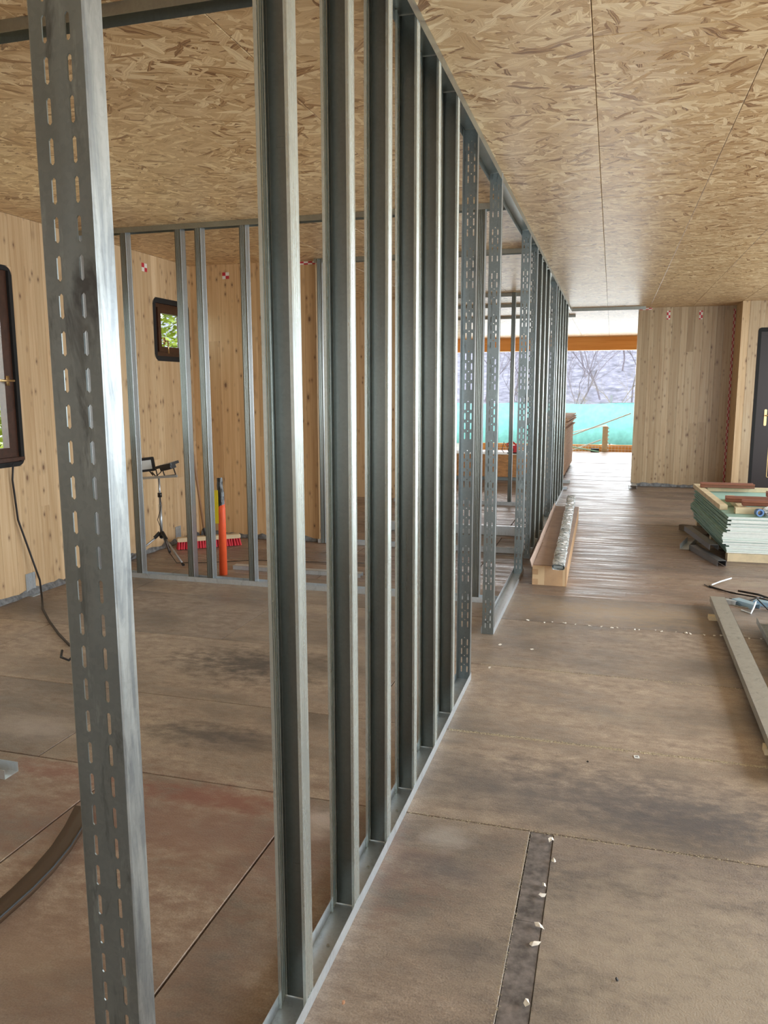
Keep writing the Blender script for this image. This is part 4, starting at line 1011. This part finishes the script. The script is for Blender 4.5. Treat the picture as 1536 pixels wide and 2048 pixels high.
scrap('upper white paper scrap on the dark felt strip', -0.143, 2.30, 0.011, h=0.014)
scrap('larger white paper scrap on the dark felt strip', -0.143, 2.245, 0.012, h=0.014)
scrap('cream paper scrap at the right edge of the felt strip', -0.122, 2.44, 0.011, h=0.012)
scrap('paper curl low on the felt strip', -0.140, 2.10, 0.012, h=0.014)
scrap('torn paper edge lying across the felt strip', -0.150, 2.03, 0.018, h=0.008)
scrap('paper curl near the top end of the felt strip', -0.140, 2.56, 0.014, h=0.012)
scrap('paper curl at the bottom end of the felt strip', -0.145, 1.80, 0.014, h=0.014)
scrap('small terracotta chip near the long floor track', -0.595, 1.676, 0.006, simple('terracotta_chip', (0.6, 0.33, 0.2), 0.8), name='chip')
scrap('white flake left on the floor near the slotted post foot', -0.598, 4.62, 0.012)
scrap('second white flake right of the post foot', -0.40, 4.58, 0.014)
scrap('small white flake near the end of the near floor track', -0.60, 4.20, 0.012)
scrap('dark crumb beside the white tag', -0.036, 3.194, 0.006, CABLE, name='chip')
scrap('dark splinter on the near right floor', 0.075, 1.95, 0.006, CABLE, name='chip')
tg = thing('white_tag', 'small square white tag on the floor', 'tag', (0.163, 3.30, 0.0008), math.radians(5))
link('tag_card', MB().prism(rrect(-0.011, 0.011, -0.012, 0.012, 0.002, 2), 0, 0.002).mesh('tag_card', WHITES), tg)
link('tag_print', MB().box(-0.006, 0.006, -0.006, 0.006, 0.002, 0.0024).mesh('tag_print', simple('grey_print', (0.25, 0.25, 0.25), 0.7)), tg)

# ================================================================== FAR ROOM AND OUTDOORS
# board pile at the opening
pm = MB().box(-0.62, 0, 0, 2.9, 0, 0.021).mesh('pile_board', OSB_EDGE)
z = 0.062
for i, y_ in enumerate((13.95, 15.2, 16.6)):
    tag(link('pile_bearer', MB().box(-1.36, -0.80, y_, y_+0.08, 0, 0.06).mesh('pile_bearer', BATTEN)), '%s bearer under the tall board pile' % ('front', 'middle', 'rear')[i], 'timber')
for i in range(47):
    top = i > 36
    dx = R.uniform(-0.004, 0.004) if not top else R.uniform(-0.02, 0.05)
    o = link('pile_board', pm, None, (-0.755+dx, 13.92+(R.uniform(-.02, .02)), z), (0, 0, R.uniform(-.01, .01) if top else 0))
    if i == 46: tag(o, 'topmost board of the tall pile by the opening', 'board')
    elif top: tag(o, 'uneven board of the tall pile by the opening, %s from its top' % ORD[46-i], 'board', 'uneven upper boards of the tall pile')
    else: tag(o, 'flush brown board in the body of the tall pile', 'board', 'flush boards of the tall pile')
    z += 0.0213
# low pile seen between the posts (front edge closer)
lp = MB().box(-1.9, 0, 0, 0.45, 0, 0.020).mesh('low_pile_board', simple('orange_brown_board', (0.50, 0.25, 0.10), 0.8, var=0.3, scale=9))
z = 0.061
tag(link('pile_bearer', MB().box(-3.1, -1.25, 13.42, 13.50, 0, 0.06).mesh('pile_bearer', GREYP)), 'grey bearer under the low board pile', 'timber')
for i in range(18):
    o = link('low_pile_board', lp, None, (-1.20+R.uniform(-.006, .006), 13.38+R.uniform(-.006, .006), z))
    tag(o, 'orange-brown board of the low pile between the posts, %s from its top' % ORD[17-i], 'board', 'boards of the low pile'); z += 0.0213
tag(link('white_sheet', MB().box(-3.1, -1.2, 13.385, 13.82, z, z+0.01).mesh('white_sheet', WHITES)), 'white sheet covering the low board pile', 'sheet')
sw = thing('red_saw', 'red and black power saw on the white sheet', 'saw', (-1.60, 13.58, z+0.0105))
link('saw_body', MB().prism(rrect(-0.07, 0.07, 0.02, 0.14, 0.03, 3), -0.05, 0.05, axis='y').tube([(-0.06, 0, 0.1), (-0.12, 0, 0.16), (-0.02, 0, 0.2), (0.05, 0, 0.14)], 0.014, 8).mesh('saw_body', REDT), sw)
link('saw_base', MB().box(-0.1, 0.1, -0.06, 0.06, 0, 0.02).tube([(-0.04, -0.06, 0.06), (-0.04, 0.06, 0.06)], 0.05, 12).mesh('saw_base', BLKP), sw)
link('saw_cord', MB().tube([(-0.1, 0, 0.1), (-0.17, 0.02, 0.19), (-0.2, 0.02, 0.05), (-0.16, 0, 0.005)], 0.006, 6).mesh('saw_cord', CABLE), sw)
# glulam beam across the open end
bm = MB().box(XW, 1.9, 19.98, 20.16, 2.475, H-0.003).mesh('beam', GLULAM)
tag(link('glulam_beam', bm), 'orange lit glued timber beam across the top of the open end', 'beam')
# orange formwork kerb, mesh, post and slats at the slab edge
t = thing('kerb_board', 'orange formwork board along the open edge of the slab', 'board', (0, 0, 0))
link('board', MB().box(-3.6, 2.4, 20.42, 20.47, -0.5, 0.16).mesh('board', ORW), t)
ms = MB()
for k in range(70): ms.box(-3.0+0.08*k, -2.994+0.08*k, 20.405, 20.411, -0.35, 0.14)
for k in range(6): ms.box(-3.0, 2.4, 20.40, 20.406, -0.28+0.08*k, -0.274+0.08*k)
link('wire_mesh', ms.mesh('wire_mesh', WHITEB), t)
t = thing('timber_post', 'short pale timber post at the slab edge with diagonal slats', 'post', (-0.125, 20.32, -0.25))
link('post_body', MB().box(-0.07, 0.06, -0.06, 0.06, 0, 0.88).mesh('post_body', BATTEN), t)
ns = MB()
for k in range(9): ns.box(0.06, 0.085, -0.065, -0.045, 0.1+0.09*k, 0.14+0.09*k)
link('notched_strip', ns.mesh('notched_strip', WHITEB), t)
for lb, p, q in (('longest white slat rising right over the post', (-1.0, 20.244, 0.37), (0.46, 20.244, 0.955)), ('white slat from the board pile to the post top', (-1.02, 20.396, 0.45), (-0.10, 20.396, 0.655)), ('lower white slat rising to the post', (-1.0, 20.20, 0.0), (-0.22, 20.20, 0.30)), ('pale green slat falling right towards the post foot', (-1.05, 20.02, 0.15), (-0.26, 20.02, 0.017))):
    tag(link('slat', MB().obox(p, q, 0.03, 0.028).mesh('slat', simple('pale_green_slat', (0.35, 0.75, 0.6), 0.6) if 'green' in lb else WHITES)), lb, 'slat')
tag(link('dark_block', MB().box(-0.46, -0.26, 20.10, 20.17, 0.0, 0.09).mesh('dark_block', BLKP)), 'small dark box at the post foot', 'box')
# ground
b = MB(); nx, ny = 40, 46
for j in range(ny+1):
    for i in range(nx+1):
        x = -32+64*i/nx; y = 20.6+70*j/ny
        z = -0.55+0.35*max(0, min(1, (y-22)/4))+R.uniform(-.05, .05)+max(0, (y-29))*0.30
        b.v.append((x, y, z))
for j in range(ny):
    for i in range(nx): q = j*(nx+1)+i; b.f.append((q, q+1, q+nx+2, q+nx+1)); b.m.append(1 if 20.6+70*j/ny > 29 else 0)
struct(link('ground', b.mesh('ground', [EARTH, HILL], True)), 'pale earth outside rising to a brushy hillside', 'ground')
struct(link('ground_left', MB().box(-30, XW-0.12, -10, 20.6, -0.8, -0.6).mesh('ground_left', EARTH)), 'grassy ground outside the left wall', 'ground')
struct(link('ground_right', MB().box(XE+0.12, 30, -10, 20.6, -0.8, -0.6).mesh('ground_right', EARTH)), 'bare ground outside the right wall', 'ground')
# teal net fence
t = thing('net_fence', 'teal mesh construction fence outside the opening', 'fence', (0, 26, 0))
b = MB(); n = 60
for i in range(n+1):
    x = -9+18*i/n
    y = 0.05*math.sin(x*2.1)+0.04*math.sin(x*5.3)
    b.v += [(x, y, -0.45+0.28*math.exp(-((x-(-0.1))/0.7)**2)), (x, y*0.5, 0.4), (x, y*0.3, 1.10+0.03*math.sin(x*1.9))]
for i in range(n):
    for k_ in range(2): b.f.append((i*3+k_, (i+1)*3+k_, (i+1)*3+k_+1, i*3+k_+1)); b.m.append(0)
me = b.mesh('net', NET, True); o = link('net', me, t); sm = o.modifiers.new('thick', 'SOLIDIFY'); sm.thickness = 0.01
for x in (-8, -5.5, -2.8, -0.02, 2.6, 5.2, 8): link('fence_post', MB().tube([(x, 0.08, -0.5), (x, 0.08, 1.35)], 0.03, 8).mesh('fence_post', GREYP), t)
link('top_wire', MB().tube([(-9, 0, 1.12), (9, 0, 1.12)], 0.008, 6).mesh('top_wire', GREYP), t)
# bare trees
def tree(label, x, y, h, seed, m=BARK, levels=4, name='bare_tree', z0=0.0, spread=1.0):
    rr = random.Random(seed); t = thing(name, label, 'tree', (x, y, z0))
    tr = MB(); br = MB()
    def grow(p, d, L, r, lev, b):
        pts = [p]; q = p
        for k in range(3):
            d = (d+Vector((rr.uniform(-.25, .25), rr.uniform(-.25, .25), rr.uniform(-.08, .18)))).normalized(); q = q+d*L/3; pts.append(q)
        b.tube(pts, r, 5 if lev > 2 else 3, cap=False, r1=r*0.6)
        if lev > 0:
            for k in range(4 if lev > 1 else 3):
                a_ = rr.uniform(0, 2*PI); s = rr.uniform(0.5, 1.1)*spread
                nd = (d+Vector((math.cos(a_)*s, math.sin(a_)*s, rr.uniform(-.1, .5)))).normalized()
                st = pts[rr.choice((1, 2, 3))]
                grow(st, nd, L*rr.uniform(0.55, 0.8), r*0.5, lev-1, br)
    grow(Vector((0, 0, -0.3)), Vector((rr.uniform(-.15, .15), 0, 1)).normalized(), h*0.42, h*0.007, levels, tr)
    link('trunk', tr.mesh('trunk', m), t)
    o = link('branches', br.mesh('branches', m), t); o['kind'] = 'stuff'
specs = [(-3.6, 29.5, 6.0, 1, 'left'), (-1.55, 30.5, 6.0, 2, 'left inner'), (0.75, 31, 5.5, 3, 'right'), (-0.4, 33.5, 6.0, 4, 'middle far'), (2.2, 33, 6.5, 5, 'right far'), (-5.2, 33, 6.5, 6, 'far left'), (-1.1, 36.5, 6.0, 7, 'farthest left'), (0.35, 37.5, 6.0, 8, 'farthest right')]
for x, y, h_, s, w_ in specs:
    tree('%s bare grey tree on the slope behind the fence' % w_, x, y, h_, s, z0=max(0, (y-29)*0.3)-0.2, levels=5)
for x, y, s, w_ in ((-1.2, 28.2, 21, 'left'), (0.35, 28.4, 22, 'right'), (-3.0, 28.0, 24, 'outer left'), (1.5, 28, 25, 'outer right')):
    tree('%s ochre twiggy shrub right behind the fence' % w_, x, y, 3.2, s, TWIG, 4, 'shrub', -0.2, 1.3)
# leafy hedge outside the left windows
t = thing('leafy_hedge', 'sunlit yellow-green foliage outside the small window', 'hedge', (-7.6, 9, -0.6))
b = MB(); rr = random.Random(5)
for _ in range(34000):
    x = rr.gauss(0, 0.6); y = rr.uniform(-4.5, 4.5); z = rr.uniform(0.1, 5.2); s = rr.uniform(0.04, 0.09)
    a_ = rr.uniform(0, 2*PI); e = rr.uniform(-1, 1)
    u = Vector((math.cos(a_), math.sin(a_), e*0.6)).normalized(); w_ = u.cross(Vector((rr.uniform(-1, 1), rr.uniform(-1, 1), 1))).normalized()
    c = Vector((x, y, z)); b.quad([c-u*s, c-w_*s*0.5, c+u*s, c+w_*s*0.5])
o = link('foliage', b.mesh('foliage', LEAF), t); o['kind'] = 'stuff'
link('stem', MB().tube([(0, -2, 0), (0.1, -2, 4)], 0.07, 8).tube([(0, 1.5, 0), (0.1, 1.4, 4.2)], 0.07, 8).mesh('stem', BARK), t)
